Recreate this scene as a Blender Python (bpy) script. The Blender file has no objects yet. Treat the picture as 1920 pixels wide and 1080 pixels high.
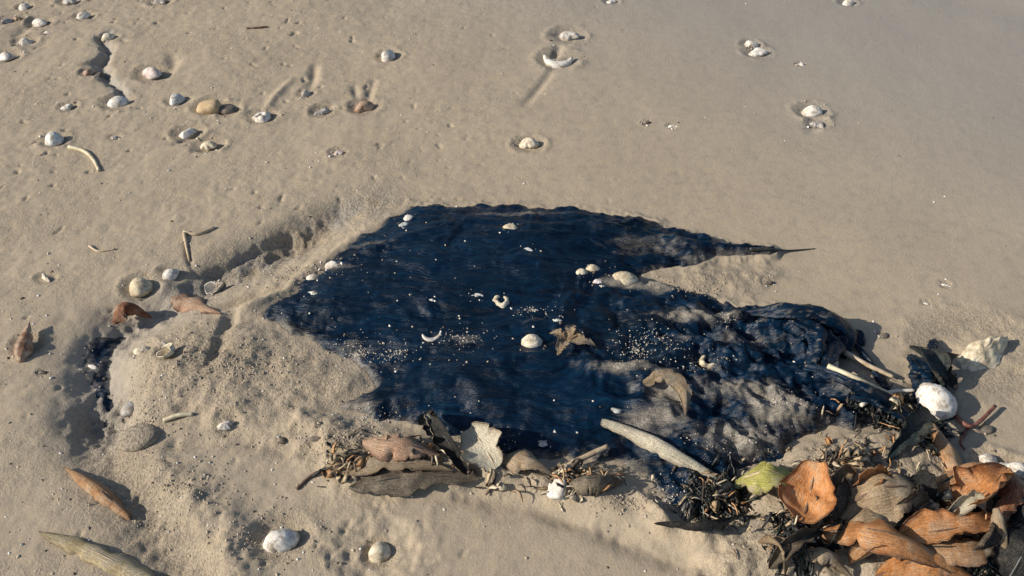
import bpy, math, random
import numpy as np
from mathutils import Vector, Matrix

# ------------------------------------------------------------------ camera, sky, sun, exposure
scene = bpy.context.scene
COL = scene.collection
CAM_H = 0.95
PITCH = math.radians(45.0)
HFOV = math.radians(60.0)
cam_d = bpy.data.cameras.new('camera')
cam = bpy.data.objects.new('camera', cam_d); COL.objects.link(cam)
cam_d.sensor_width = 36.0
cam_d.lens = 18.0 / math.tan(HFOV / 2)
cam_d.clip_start = 0.02
cam_d.clip_end = 1000.0
cam.location = (0, 0, CAM_H)
cam.rotation_euler = (math.radians(90) - PITCH, 0, 0)
scene.camera = cam

SUN_EL = math.radians(28.0)
SUN_AZ = (-0.985, -0.17)                       # where the sun stands, seen from the ground
world = bpy.data.worlds.new('World'); scene.world = world
world.use_nodes = True
wn = world.node_tree
bg = wn.nodes['Background']
sky = wn.nodes.new('ShaderNodeTexSky'); sky.sky_type = 'NISHITA'; sky.sun_disc = False
sky.sun_elevation = SUN_EL
sky.sun_rotation = math.atan2(SUN_AZ[0], SUN_AZ[1]) % (2 * math.pi)
wn.links.new(sky.outputs[0], bg.inputs[0])
bg.inputs[1].default_value = 0.088
sun_d = bpy.data.lights.new('sun', 'SUN')
sun_d.energy = 4.7; sun_d.angle = math.radians(0.6); sun_d.color = (1.0, 0.90, 0.76)
sun = bpy.data.objects.new('sun', sun_d); COL.objects.link(sun)
sdir = Vector((SUN_AZ[0] * math.cos(SUN_EL), SUN_AZ[1] * math.cos(SUN_EL), math.sin(SUN_EL))).normalized()
sun.rotation_euler = sdir.to_track_quat('Z', 'Y').to_euler()
sun.location = sdir * 5
vs = scene.view_settings
vs.view_transform = 'Standard'; vs.look = 'None'; vs.gamma = 1.0; vs.exposure = 0.14
vs.use_curve_mapping = False

# ------------------------------------------------------------------ helpers
rnd = random.Random(7)
FPX = 960.0 / math.tan(HFOV / 2)               # focal length in photo pixels
cp, sp = math.cos(PITCH), math.sin(PITCH)

def ray(x, y):
    u, v = (x - 960.0) / FPX, (540.0 - y) / FPX
    return np.array([u, cp + v * sp, -sp + v * cp])

def plane(x, y, z=0.0):                        # point of the photo on level z
    d = ray(x, y)
    t = (z - CAM_H) / d[2]
    return np.array([d[0] * t, d[1] * t, z])

def mpp(p):                                    # metres in one photo pixel at a place
    depth = p[1] * cp + (CAM_H - p[2]) * sp
    return depth / FPX

def hash2(ix, iy, seed):
    h = (ix.astype(np.int64) * 374761393 + iy.astype(np.int64) * 668265263 + seed * 974634777) & 0xffffffff
    h = ((h ^ (h >> 13)) * 1274126177) & 0xffffffff
    h = h ^ (h >> 16)
    return (h & 0xffff) / 65536.0

def vnoise(x, y, seed=0):                      # gradient noise, about -1..1
    ix, iy = np.floor(x), np.floor(y)
    fx, fy = x - ix, y - iy
    u, v = fx * fx * fx * (fx * (fx * 6 - 15) + 10), fy * fy * fy * (fy * (fy * 6 - 15) + 10)
    def g(ox, oy):
        a = hash2(ix + ox, iy + oy, seed) * 2 * np.pi
        return np.cos(a) * (fx - ox) + np.sin(a) * (fy - oy)
    n0 = g(0, 0) * (1 - u) + g(1, 0) * u
    n1 = g(0, 1) * (1 - u) + g(1, 1) * u
    return (n0 * (1 - v) + n1 * v) * 1.5

def fbm(x, y, f, octs=4, seed=0, gain=0.5):
    s, a = 0.0, 1.0
    for o in range(octs):
        s = s + a * vnoise(x * f, y * f, seed + o * 17)
        a *= gain; f *= 2.03
    return s

def sstep(e0, e1, x):
    t = np.clip((x - e0) / (e1 - e0), 0, 1)
    return t * t * (3 - 2 * t)

def sdf_poly(X, Y, pts):                       # inside positive
    d2 = np.full(X.shape, 1e9); ins = np.zeros(X.shape, bool)
    n = len(pts)
    for i in range(n):
        ax, ay = pts[i][:2]; bx, by = pts[(i + 1) % n][:2]
        ex, ey = bx - ax, by - ay
        L = ex * ex + ey * ey + 1e-12
        t = np.clip(((X - ax) * ex + (Y - ay) * ey) / L, 0, 1)
        d2 = np.minimum(d2, (X - ax - t * ex) ** 2 + (Y - ay - t * ey) ** 2)
        c = (ay > Y) != (by > Y)
        with np.errstate(divide='ignore', invalid='ignore'):
            ins ^= c & (X < ex * (Y - ay) / (ey if abs(ey) > 1e-12 else 1e-12) + ax)
    d = np.sqrt(d2)
    return np.where(ins, d, -d)

def dist_line(X, Y, pts):                      # distance and signed side to a polyline
    best = np.full(X.shape, 1e9); side = np.zeros(X.shape); par = np.zeros(X.shape)
    n = len(pts) - 1
    for i in range(n):
        ax, ay = pts[i][:2]; bx, by = pts[i + 1][:2]
        ex, ey = bx - ax, by - ay
        L = ex * ex + ey * ey + 1e-12
        t = np.clip(((X - ax) * ex + (Y - ay) * ey) / L, 0, 1)
        d = np.hypot(X - ax - t * ex, Y - ay - t * ey)
        s = np.sign(ex * (Y - ay) - ey * (X - ax))
        m = d < best
        best = np.where(m, d, best); side = np.where(m, s, side); par = np.where(m, (i + t) / n, par)
    return best, side, par

def P(pts, z=0.0):
    return [plane(x, y, z) for x, y in pts]

def tag(o, label=None, cat=None, group=None, kind=None):
    if label: o['label'] = label
    if cat: o['category'] = cat
    if group: o['group'] = group
    if kind: o['kind'] = kind
    return o

def mesh_np(name, V, Q, smooth=True):
    me = bpy.data.meshes.new(name)
    V = np.asarray(V, np.float32); Q = np.asarray(Q, np.int32)
    me.vertices.add(len(V)); me.vertices.foreach_set('co', V.ravel())
    k = Q.shape[1]
    me.loops.add(Q.size); me.loops.foreach_set('vertex_index', Q.ravel())
    me.polygons.add(len(Q))
    me.polygons.foreach_set('loop_start', np.arange(0, Q.size, k, dtype=np.int32))
    me.polygons.foreach_set('loop_total', np.full(len(Q), k, np.int32))
    me.polygons.foreach_set('use_smooth', np.full(len(Q), smooth))
    me.update(calc_edges=True); me.validate()
    return me

def mesh_py(name, V, F, smooth=True):
    me = bpy.data.meshes.new(name)
    me.from_pydata([tuple(map(float, v)) for v in V], [], F)
    if smooth:
        me.polygons.foreach_set('use_smooth', [True] * len(me.polygons))
    me.update()
    return me

def link(name, me, mat, parent=None):
    o = bpy.data.objects.new(name, me); COL.objects.link(o)
    if me is not None and mat is not None:
        me.materials.clear(); me.materials.append(mat)
    if parent is not None: o.parent = parent
    return o

def empty(name, loc=(0, 0, 0)):
    o = bpy.data.objects.new(name, None); COL.objects.link(o); o.location = loc
    o.empty_display_size = 0.02
    return o

# ------------------------------------------------------------------ materials
def newmat(name):
    m = bpy.data.materials.new(name); m.use_nodes = True
    nt = m.node_tree
    return m, nt, nt.nodes['Principled BSDF'], nt.links

def noise_node(nt, scale, detail=4, rough=0.6, vec=None):
    n = nt.nodes.new('ShaderNodeTexNoise'); n.inputs['Scale'].default_value = scale
    n.inputs['Detail'].default_value = detail; n.inputs['Roughness'].default_value = rough
    if vec is not None: nt.links.new(vec, n.inputs['Vector'])
    return n

def ramp(nt, fac, stops):
    r = nt.nodes.new('ShaderNodeValToRGB')
    e = r.color_ramp.elements
    e[0].position, e[0].color = stops[0][0], (*stops[0][1], 1)
    e[1].position, e[1].color = stops[-1][0], (*stops[-1][1], 1)
    for p, c in stops[1:-1]:
        k = e.new(p); k.color = (*c, 1)
    nt.links.new(fac, r.inputs[0])
    return r

def mixc(nt, fac, a, b, mode='MIX'):
    m = nt.nodes.new('ShaderNodeMix'); m.data_type = 'RGBA'; m.blend_type = mode
    for sock, v in ((m.inputs['Factor'], fac), (m.inputs['A'], a), (m.inputs['B'], b)):
        if hasattr(v, 'links'): nt.links.new(v, sock)
        elif isinstance(v, (int, float)): sock.default_value = v
        else: sock.default_value = (*v, 1)
    return m.outputs['Result']

def math_node(nt, op, a, b=None, clamp=False):
    m = nt.nodes.new('ShaderNodeMath'); m.operation = op; m.use_clamp = clamp
    for i, v in enumerate((a, b)):
        if v is None: continue
        if hasattr(v, 'links'): nt.links.new(v, m.inputs[i])
        else: m.inputs[i].default_value = v
    return m.outputs[0]

def bump(nt, h, strength, dist, prev=None):
    b = nt.nodes.new('ShaderNodeBump'); b.inputs['Strength'].default_value = strength
    b.inputs['Distance'].default_value = dist
    nt.links.new(h, b.inputs['Height'])
    if prev is not None: nt.links.new(prev, b.inputs['Normal'])
    return b.outputs[0]

def coords(nt, kind='Object'):
    return nt.nodes.new('ShaderNodeTexCoord').outputs[kind]

SAND_MID = (0.405, 0.338, 0.252)

def make_sand_mat():
    m, nt, b, L = newmat('wet_sand')
    oc = coords(nt)
    n1 = noise_node(nt, 5.0, 4, 0.55, oc)
    n2 = noise_node(nt, 55.0, 5, 0.65, oc)
    n3 = noise_node(nt, 900.0, 3, 0.7, oc)
    c1 = ramp(nt, n1.outputs[0], [(0.3, SAND_MID), (0.7, (0.455, 0.380, 0.280))]).outputs[0]
    c2 = ramp(nt, n2.outputs[0], [(0.3, (0.84, 0.85, 0.87)), (0.5, (1, 1, 1)), (0.72, (1.07, 1.05, 1.0))]).outputs[0]
    c3 = ramp(nt, n3.outputs[0], [(0.32, (0.62, 0.6, 0.58)), (0.5, (1, 1, 1)), (0.68, (1.22, 1.2, 1.16))]).outputs[0]
    col = mixc(nt, 1.0, c1, c2, 'MULTIPLY')
    col = mixc(nt, 0.7, col, c3, 'MULTIPLY')
    # attributes of the beach: damp = film-wet sand, with shade painted into the gully; loose = freshly thrown grainy sand
    damp_shade = nt.nodes.new('ShaderNodeAttribute'); damp_shade.attribute_name = 'damp_shade'
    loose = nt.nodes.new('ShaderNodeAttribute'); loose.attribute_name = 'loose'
    col = mixc(nt, damp_shade.outputs['Fac'], col, mixc(nt, 0.85, (0.335, 0.315, 0.285), c3, 'MULTIPLY'))
    n4 = noise_node(nt, 260.0, 4, 0.7, oc)
    c4 = ramp(nt, n4.outputs[0], [(0.34, (0.42, 0.41, 0.41)), (0.5, (1, 1, 1)), (0.66, (1.35, 1.34, 1.3))]).outputs[0]
    col2 = mixc(nt, 1.0, col, c4, 'MULTIPLY')
    col = mixc(nt, loose.outputs['Fac'], col, col2)
    L.new(col, b.inputs['Base Color'])
    r = math_node(nt, 'MULTIPLY', damp_shade.outputs['Fac'], -0.28)
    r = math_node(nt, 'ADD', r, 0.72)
    rn = math_node(nt, 'MULTIPLY', n2.outputs[0], 0.16)
    r = math_node(nt, 'ADD', r, rn)
    L.new(r, b.inputs['Roughness'])
    b.inputs['Specular IOR Level'].default_value = 0.35
    k = math_node(nt, 'MULTIPLY', loose.outputs['Fac'], 0.007)
    k = math_node(nt, 'ADD', k, 0.0009)
    b1 = nt.nodes.new('ShaderNodeBump'); b1.inputs['Strength'].default_value = 0.8
    L.new(k, b1.inputs['Distance']); L.new(n4.outputs[0], b1.inputs['Height'])
    nn = bump(nt, n3.outputs[0], 0.35, 0.0006, b1.outputs[0])
    L.new(nn, b.inputs['Normal'])
    return m

def make_cloth_mat():
    m, nt, b, L = newmat('navy_cloth')
    oc0 = coords(nt)
    nd = noise_node(nt, 7.0, 3, 0.55, oc0)
    vm = nt.nodes.new('ShaderNodeVectorMath'); vm.operation = 'MULTIPLY_ADD'
    L.new(nd.outputs['Color'], vm.inputs[0]); vm.inputs[1].default_value = (0.04, 0.09, 0.0); L.new(oc0, vm.inputs[2])
    oc = vm.outputs[0]
    n1 = noise_node(nt, 9.0, 4, 0.6, oc)
    c = ramp(nt, n1.outputs[0], [(0.3, (0.0008, 0.0088, 0.022)), (0.55, (0.0012, 0.0140, 0.038)), (0.75, (0.0025, 0.020, 0.046))]).outputs[0]
    # worn lighter weave
    mp = nt.nodes.new('ShaderNodeMapping'); mp.inputs['Scale'].default_value = (60, 420, 60)
    L.new(oc, mp.inputs[0])
    nw = noise_node(nt, 1.0, 4, 0.6, mp.outputs[0])
    cw = ramp(nt, nw.outputs[0], [(0.35, (0.55, 0.55, 0.6)), (0.55, (1, 1, 1)), (0.75, (1.7, 1.7, 1.7))]).outputs[0]
    c = mixc(nt, 0.8, c, cw, 'MULTIPLY')
    sa = nt.nodes.new('ShaderNodeAttribute'); sa.attribute_name = 'sandy'  # sand film together with the painted edge glints
    mp2 = nt.nodes.new('ShaderNodeMapping'); mp2.inputs['Scale'].default_value = (22, 75, 60); mp2.inputs['Rotation'].default_value = (0, 0, 0.12)
    L.new(oc, mp2.inputs[0])
    n2 = noise_node(nt, 1.0, 7, 0.72, mp2.outputs[0])
    n3 = noise_node(nt, 600.0, 3, 0.7, oc)
    mp3 = nt.nodes.new('ShaderNodeMapping'); mp3.inputs['Scale'].default_value = (9, 130, 60); mp3.inputs['Rotation'].default_value = (0, 0, 0.1)
    L.new(oc, mp3.inputs[0])
    n6 = noise_node(nt, 1.0, 6, 0.65, mp3.outputs[0])
    c6 = ramp(nt, n6.outputs[0], [(0.34, (0.45, 0.45, 0.5)), (0.5, (1, 1, 1)), (0.62, (1.3, 1.3, 1.25)), (0.76, (3.0, 2.4, 1.8))]).outputs[0]  # lighter streaks paint in sunlit wrinkles, mixed with wispy dust
    c = mixc(nt, 1.0, c, c6, 'MULTIPLY')
    t = math_node(nt, 'MULTIPLY', n3.outputs[0], 0.35)
    t = math_node(nt, 'ADD', t, n2.outputs[0])
    t = math_node(nt, 'ADD', t, sa.outputs['Fac'])
    f = nt.nodes.new('ShaderNodeMapRange'); L.new(t, f.inputs[0])
    f.inputs[1].default_value = 0.92; f.inputs[2].default_value = 1.34; f.inputs[3].default_value = 0; f.inputs[4].default_value = 0.9
    sc = ramp(nt, n3.outputs[0], [(0.3, (0.13, 0.12, 0.108)), (0.7, (0.46, 0.41, 0.33))]).outputs[0]
    c = mixc(nt, f.outputs[0], c, sc)
    L.new(c, b.inputs['Base Color'])
    r = math_node(nt, 'MULTIPLY', n2.outputs[0], 0.4)
    r = math_node(nt, 'ADD', r, 0.12)
    L.new(r, b.inputs['Roughness'])
    b.inputs['Specular IOR Level'].default_value = 0.24
    nb = bump(nt, nw.outputs[0], 0.6, 0.0022)
    nb = bump(nt, n6.outputs[0], 0.6, 0.004, nb)
    nb = bump(nt, n2.outputs[0], 0.35, 0.002, nb)
    L.new(nb, b.inputs['Normal'])
    return m

def make_shell_mat(name, cols, rough=0.55, scale=60.0):
    m, nt, b, L = newmat(name)
    g = coords(nt, 'Object')
    oi = nt.nodes.new('ShaderNodeObjectInfo')
    n1 = noise_node(nt, scale, 4, 0.6, g)
    n2 = noise_node(nt, scale * 9, 3, 0.7, g)
    f = math_node(nt, 'ADD', n1.outputs[0], math_node(nt, 'MULTIPLY', math_node(nt, 'SUBTRACT', oi.outputs['Random'], 0.5), 0.25))
    k = len(cols)
    c = ramp(nt, f, [(0.28 + 0.44 * i / (k - 1), cc) for i, cc in enumerate(cols)]).outputs[0]
    d = ramp(nt, n2.outputs[0], [(0.3, (0.6, 0.55, 0.48)), (0.52, (1, 1, 1)), (0.7, (1.06, 1.05, 1.04))]).outputs[0]
    c = mixc(nt, 0.8, c, d, 'MULTIPLY')
    n5 = noise_node(nt, scale * 1.7, 5, 0.7, nt.nodes.new('ShaderNodeNewGeometry').outputs['Position'])
    st = ramp(nt, n5.outputs[0], [(0.48, (0, 0, 0)), (0.62, (0.85, 0.85, 0.85))]).outputs[0]
    c = mixc(nt, st, c, (0.34, 0.27, 0.19))
    L.new(c, b.inputs['Base Color'])
    b.inputs['Roughness'].default_value = rough
    L.new(bump(nt, n2.outputs[0], 0.35, 0.0008), b.inputs['Normal'])
    return m

def make_leaf_mat(name, cols, rough=0.55, dust=0.85):
    m, nt, b, L = newmat(name)
    g = coords(nt, 'UV')
    o = coords(nt, 'Object')
    n1 = noise_node(nt, 45.0, 5, 0.65, o)
    mp = nt.nodes.new('ShaderNodeMapping'); mp.inputs['Scale'].default_value = (3.0, 26.0, 1)
    L.new(g, mp.inputs[0])
    n2 = noise_node(nt, 1.6, 4, 0.6, mp.outputs[0])
    k = len(cols)
    c = ramp(nt, n1.outputs[0], [(0.25 + 0.5 * i / (k - 1), cc) for i, cc in enumerate(cols)]).outputs[0]
    d = ramp(nt, n2.outputs[0], [(0.3, (0.5, 0.46, 0.42)), (0.5, (1, 1, 1)), (0.72, (1.25, 1.2, 1.12))]).outputs[0]
    c = mixc(nt, 0.85, c, d, 'MULTIPLY')
    sx = nt.nodes.new('ShaderNodeSeparateXYZ'); L.new(g, sx.inputs[0])      # dry brown rim
    e = math_node(nt, 'ABSOLUTE', math_node(nt, 'SUBTRACT', sx.outputs[1], 0.5))
    e = math_node(nt, 'ADD', e, math_node(nt, 'MULTIPLY', math_node(nt, 'SUBTRACT', n1.outputs[0], 0.5), 0.35))
    er = nt.nodes.new('ShaderNodeMapRange'); L.new(e, er.inputs[0])
    er.inputs[1].default_value = 0.36; er.inputs[2].default_value = 0.5; er.inputs[3].default_value = 0; er.inputs[4].default_value = 0.75
    c = mixc(nt, er.outputs[0], c, mixc(nt, 1.0, c, (0.36, 0.27, 0.22), 'MULTIPLY'))
    n3 = noise_node(nt, 500.0, 3, 0.7, o)                # stuck sand grains
    nsa = math_node(nt, 'ADD', math_node(nt, 'MULTIPLY', n1.outputs[0], 0.8), n3.outputs[0])
    f = nt.nodes.new('ShaderNodeMapRange'); L.new(nsa, f.inputs[0])
    f.inputs[1].default_value = 0.88; f.inputs[2].default_value = 1.06; f.inputs[3].default_value = 0; f.inputs[4].default_value = dust
    c = mixc(nt, f.outputs[0], c, (0.44, 0.37, 0.28))
    L.new(c, b.inputs['Base Color'])
    b.inputs['Roughness'].default_value = rough
    b.inputs['Specular IOR Level'].default_value = 0.35
    nb = bump(nt, n2.outputs[0], 1.0, 0.003)
    nb = bump(nt, n1.outputs[0], 0.7, 0.006, nb)
    nb = bump(nt, n3.outputs[0], 0.4, 0.0008, nb)
    L.new(nb, b.inputs['Normal'])
    return m

def make_plain(name, cols, rough=0.6, scale=120.0, bd=0.001):
    m, nt, b, L = newmat(name)
    o = coords(nt)
    n1 = noise_node(nt, scale, 5, 0.68, o)
    k = len(cols)
    c = ramp(nt, n1.outputs[0], [(0.3 + 0.4 * i / (k - 1), cc) for i, cc in enumerate(cols)]).outputs[0]
    L.new(c, b.inputs['Base Color'])
    b.inputs['Roughness'].default_value = rough
    L.new(bump(nt, n1.outputs[0], 0.6, bd), b.inputs['Normal'])
    return m

def make_grit_mat(name, cols):
    m, nt, b, L = newmat(name)
    g = nt.nodes.new('ShaderNodeNewGeometry')
    k = len(cols)
    c = ramp(nt, g.outputs['Random Per Island'], [(i / (k - 1), cc) for i, cc in enumerate(cols)])
    c.color_ramp.interpolation = 'CONSTANT'
    L.new(c.outputs[0], b.inputs['Base Color'])
    b.inputs['Roughness'].default_value = 0.55
    return m

SAND = make_sand_mat(); CLOTH = make_cloth_mat()
M = {
    'white': make_shell_mat('white_shell', [(0.62, 0.58, 0.52), (0.82, 0.79, 0.73), (0.86, 0.84, 0.80)]),
    'cream': make_shell_mat('cream_shell', [(0.55, 0.46, 0.30), (0.76, 0.69, 0.52), (0.82, 0.77, 0.64)]),
    'grey': make_shell_mat('grey_shell', [(0.30, 0.29, 0.28), (0.52, 0.50, 0.47), (0.72, 0.70, 0.66)]),
    'brown': make_shell_mat('brown_shell', [(0.10, 0.045, 0.025), (0.27, 0.14, 0.08), (0.55, 0.42, 0.32)]),
    'mauve': make_shell_mat('mauve_shell', [(0.45, 0.38, 0.38), (0.70, 0.62, 0.60), (0.80, 0.75, 0.74)]),
    'blue': make_shell_mat('bluish_shell', [(0.45, 0.50, 0.50), (0.68, 0.72, 0.70), (0.82, 0.83, 0.80)]),
    'tanstone': make_shell_mat('tan_stone', [(0.50, 0.36, 0.20), (0.62, 0.47, 0.28), (0.66, 0.54, 0.36)], 0.7),
    'darkstone': make_shell_mat('dark_stone', [(0.05, 0.045, 0.04), (0.12, 0.105, 0.09), (0.2, 0.18, 0.15)], 0.6),
    'orange': make_leaf_mat('orange_leaf', [(0.28, 0.10, 0.03), (0.62, 0.28, 0.10), (0.70, 0.40, 0.20)], dust=0.5),
    'tanorange': make_leaf_mat('brown_orange_leaf', [(0.20, 0.09, 0.04), (0.48, 0.26, 0.12), (0.62, 0.40, 0.22)], dust=0.6),
    'rust': make_leaf_mat('rust_leaf', [(0.13, 0.045, 0.02), (0.30, 0.11, 0.045), (0.42, 0.19, 0.08)]),
    'peach': make_leaf_mat('peach_leaf', [(0.42, 0.24, 0.15), (0.60, 0.37, 0.24), (0.60, 0.44, 0.31)], dust=0.4),
    'straw': make_leaf_mat('straw_leaf', [(0.34, 0.26, 0.13), (0.60, 0.50, 0.30), (0.68, 0.60, 0.42)]),
    'bleached': make_leaf_mat('bleached_leaf', [(0.48, 0.44, 0.33), (0.66, 0.62, 0.49), (0.74, 0.71, 0.60)]),
    'olive': make_leaf_mat('yellow_green_leaf', [(0.34, 0.32, 0.07), (0.52, 0.50, 0.13), (0.58, 0.56, 0.24)]),
    'tan': make_leaf_mat('tan_leaf', [(0.22, 0.15, 0.09), (0.42, 0.31, 0.19), (0.52, 0.42, 0.29)]),
    'greybrown': make_leaf_mat('grey_brown_leaf', [(0.07, 0.055, 0.04), (0.14, 0.115, 0.085), (0.26, 0.215, 0.16)], dust=0.4),
    'dark': make_leaf_mat('dark_leaf', [(0.006, 0.007, 0.009), (0.016, 0.017, 0.018), (0.055, 0.05, 0.045)], dust=0.08),
    'darkgreen': make_leaf_mat('dark_green_leaf', [(0.008, 0.018, 0.024), (0.016, 0.034, 0.040), (0.05, 0.062, 0.058)], dust=0.18),
    'twig': make_plain('twig_bark', [(0.05, 0.03, 0.02), (0.14, 0.085, 0.055), (0.30, 0.22, 0.15)]),
    'redtwig': make_plain('red_twig_bark', [(0.06, 0.018, 0.015), (0.17, 0.06, 0.045), (0.28, 0.15, 0.11)]),
    'reed': make_plain('pale_reed', [(0.40, 0.34, 0.22), (0.60, 0.53, 0.36), (0.70, 0.64, 0.48)], 0.55, 90),
    'bleachedreed': make_plain('bleached_reed', [(0.5, 0.47, 0.4), (0.66, 0.63, 0.55), (0.74, 0.72, 0.66)], 0.55, 90),
    'stalk': make_plain('dry_stalk', [(0.26, 0.18, 0.11), (0.48, 0.38, 0.26), (0.62, 0.53, 0.40)], 0.6, 80),
    'weed': make_plain('dark_seaweed', [(0.010, 0.014, 0.015), (0.03, 0.036, 0.034), (0.07, 0.075, 0.06)], 0.4, 60),
}
GRIT = make_grit_mat('mixed_shell_grit', [(0.70, 0.66, 0.58), (0.52, 0.44, 0.33), (0.12, 0.09, 0.07), (0.76, 0.73, 0.68), (0.30, 0.24, 0.18)])
WGRIT = make_grit_mat('pale_grit', [(0.62, 0.58, 0.52), (0.46, 0.40, 0.32), (0.36, 0.33, 0.29), (0.50, 0.44, 0.35)])
SGRIT = make_grit_mat('sand_crumb', [(0.42, 0.35, 0.26), (0.36, 0.30, 0.22), (0.30, 0.25, 0.19), (0.50, 0.43, 0.33)])

# ------------------------------------------------------------------ terrain heights
DX = 0.0027
X0, X1, Y0, Y1 = -1.36, 1.36, 0.36, 2.02
xs = np.arange(X0, X1 + DX / 2, DX); ys = np.arange(Y0, Y1 + DX / 2, DX)
X, Y = np.meshgrid(xs, ys)
NXC, NYC = len(xs), len(ys)

H = fbm(X, Y, 2.3, 3, 1) * 0.004
left = sstep(0.45, -0.5, X)                             # the beach is rougher on the left, smooth and wet upper right
H += fbm(X, Y, 28, 4, 5, 0.55) * (0.00025 + 0.0007 * left)
H += np.abs(fbm(X * 0.8, Y, 60, 3, 9)) * (0.00015 + 0.0008 * left * sstep(-0.5, 0.5, fbm(X, Y, 4, 2, 33)))
pit = fbm(X, Y, 40, 2, 23)
H -= sstep(0.72, 1.05, pit + 0.25 * fbm(X, Y, 3.1, 2, 29)) * 0.0028 * (0.05 + left)
LOOSE = 0.18 * left * sstep(0.0, 0.6, fbm(X, Y, 7, 3, 31) + 0.3)
EDGE = fbm(X, Y, 26, 4, 41, 0.6)

CLOTH_POLY = P([(488, 590), (545, 546), (622, 484), (698, 430), (768, 385), (900, 384), (1050, 386), (1190, 403), (1300, 438), (1380, 455),
    (1458, 465), (1456, 476), (1340, 487), (1300, 498), (1250, 508), (1205, 516), (1205, 524), (1250, 530), (1290, 540), (1370, 568),
    (1480, 577), (1560, 598), (1602, 640), (1565, 690), (1620, 722), (1700, 760), (1690, 802), (1560, 804), (1490, 832), (1470, 866),
    (1385, 880), (1395, 955), (1285, 985), (1220, 908), (1150, 864), (1000, 864), (930, 852), (800, 806), (690, 786), (618, 764),
    (700, 725), (680, 692), (610, 655), (540, 626)], 0.003)
dC = sdf_poly(X, Y, CLOTH_POLY) + EDGE * 0.009
CORNER_POLY = P([(146, 655), (190, 622), (235, 618), (262, 606), (240, 640), (216, 690), (222, 760), (204, 806), (176, 790), (158, 730)], -0.02)
dK = sdf_poly(X, Y, CORNER_POLY) + EDGE * 0.010

def gauss(d, s): return np.exp(-(d / s) ** 2)

# scour gully on the seaward side: steep left wall, gentle right wall
d, s, t = dist_line(X, Y, P([(700, 385), (640, 398), (575, 432), (500, 468), (430, 500), (370, 532)]))
wl = np.where(s > 0, 0.040, 0.030)
H -= 0.034 * gauss(d, wl) * sstep(-0.03, 0.45, t) * (1 - 0.25 * t) * (1 + 0.22 * EDGE)
LOOSE = np.maximum(LOOSE, 0.85 * gauss(d, 0.045)); H += 0.002 * fbm(X, Y, 24, 4, 37) * gauss(d, 0.05)
DAMP_SHADE = 0.75 * gauss(d, 0.034) * sstep(-0.6, 0.4, fbm(X, Y, 20, 3, 35))  # dark tone here also paints shade into the gully
d, s, t = dist_line(X, Y, P([(350, 545), (300, 575), (230, 612), (190, 660), (182, 720), (190, 790)]))
H -= 0.024 * gauss(d, np.where(s > 0, 0.045, 0.045)) * sstep(0, 0.3, t) * (1 + 0.25 * EDGE)
DAMP_SHADE = np.maximum(DAMP_SHADE, 0.6 * gauss(d, 0.045))
d, s, t = dist_line(X, Y, P([(190, 780), (215, 860), (260, 940), (310, 1020), (350, 1100)]))
H -= 0.016 * gauss(d, 0.035) * (1 + 0.4 * EDGE) * (1 - 0.3 * t)
LOOSE = np.maximum(LOOSE, 0.7 * gauss(d, 0.05))
d, s, t = dist_line(X, Y, P([(205, 800), (240, 870), (320, 900), (420, 1000), (440, 1090)]))
H += 0.010 * gauss(d, 0.03) * (1 + 0.5 * EDGE)
# thrown-up ridge beside the cloth
d, s, t = dist_line(X, Y, P([(395, 582), (470, 560), (540, 530), (600, 488), (665, 447), (730, 408), (775, 388)], 0.02))
H += 0.017 * gauss(d, 0.021 + 0.006 * EDGE) * (1 - 0.5 * t) * sstep(-0.05, 0.30, t) * (1 + 0.25 * EDGE)
# mound of sand lying over the lower left of the cloth
MOUND = P([(222, 650), (262, 612), (330, 600), (405, 578), (500, 590), (545, 622), (610, 655), (684, 692), (704, 725), (625, 764), (660, 800),
           (560, 812), (400, 806), (300, 800), (235, 790), (222, 730)], 0.015)
dM = sdf_poly(X, Y, MOUND)
mm = sstep(-0.04, 0.06, dM + EDGE * 0.006)
lump = fbm(X, Y, 17, 4, 51, 0.55)
H += mm * (0.012 + 0.005 * lump + 0.0016 * fbm(X, Y, 55, 3, 53))
LOOSE = np.maximum(LOOSE, mm * (0.45 + 0.45 * sstep(-0.2, 0.5, fbm(X, Y, 9, 3, 61))))
# rough sand along the lower edge of the cloth and the debris heap
for poly, hgt, lo in (([(560, 770), (690, 786), (800, 806), (930, 855), (1000, 866), (1150, 866), (1210, 910), (1150, 945), (1000, 930), (880, 905), (640, 915), (560, 860)], 0.012, 0.75),
                      ([(1180, 905), (1290, 985), (1400, 955), (1390, 880), (1490, 835), (1690, 800), (1740, 830), (1830, 900), (1940, 880), (1960, 1110), (1260, 1110), (1330, 1030), (1230, 980)], 0.020, 0.7),
                      ([(1570, 640), (1640, 690), (1720, 720), (1790, 720), (1790, 790), (1700, 770), (1610, 722), (1560, 690)], 0.008, 0.5),
                      ([(1210, 520), (1240, 508), (1290, 500), (1440, 488), (1470, 510), (1400, 550), (1300, 542), (1230, 526)], 0.006, 0.55)):
    dd = sdf_poly(X, Y, P(poly, 0.01)) + EDGE * 0.008
    k = sstep(-0.02, 0.035, dd)
    H += k * (hgt + 0.45 * hgt * lump + 0.002 * fbm(X, Y, 60, 3, 71))
    LOOSE = np.maximum(LOOSE, k * lo * (0.6 + 0.5 * sstep(-0.4, 0.4, lump)))
# smooth tongue of clean sand and its lower lip
d, s, t = dist_line(X, Y, P([(330, 832), (420, 822), (520, 838), (600, 848)]))
H -= 0.006 * gauss(d, 0.012)
d, s, t = dist_line(X, Y, P([(890, 925), (990, 945), (1080, 975), (1180, 1015), (1290, 1060), (1340, 1100)]))
H -= 0.006 * gauss(d, 0.016) * (1 + 0.4 * EDGE)
H += 0.005 * gauss(d - 0.03, 0.02) * (s > 0)
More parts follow.
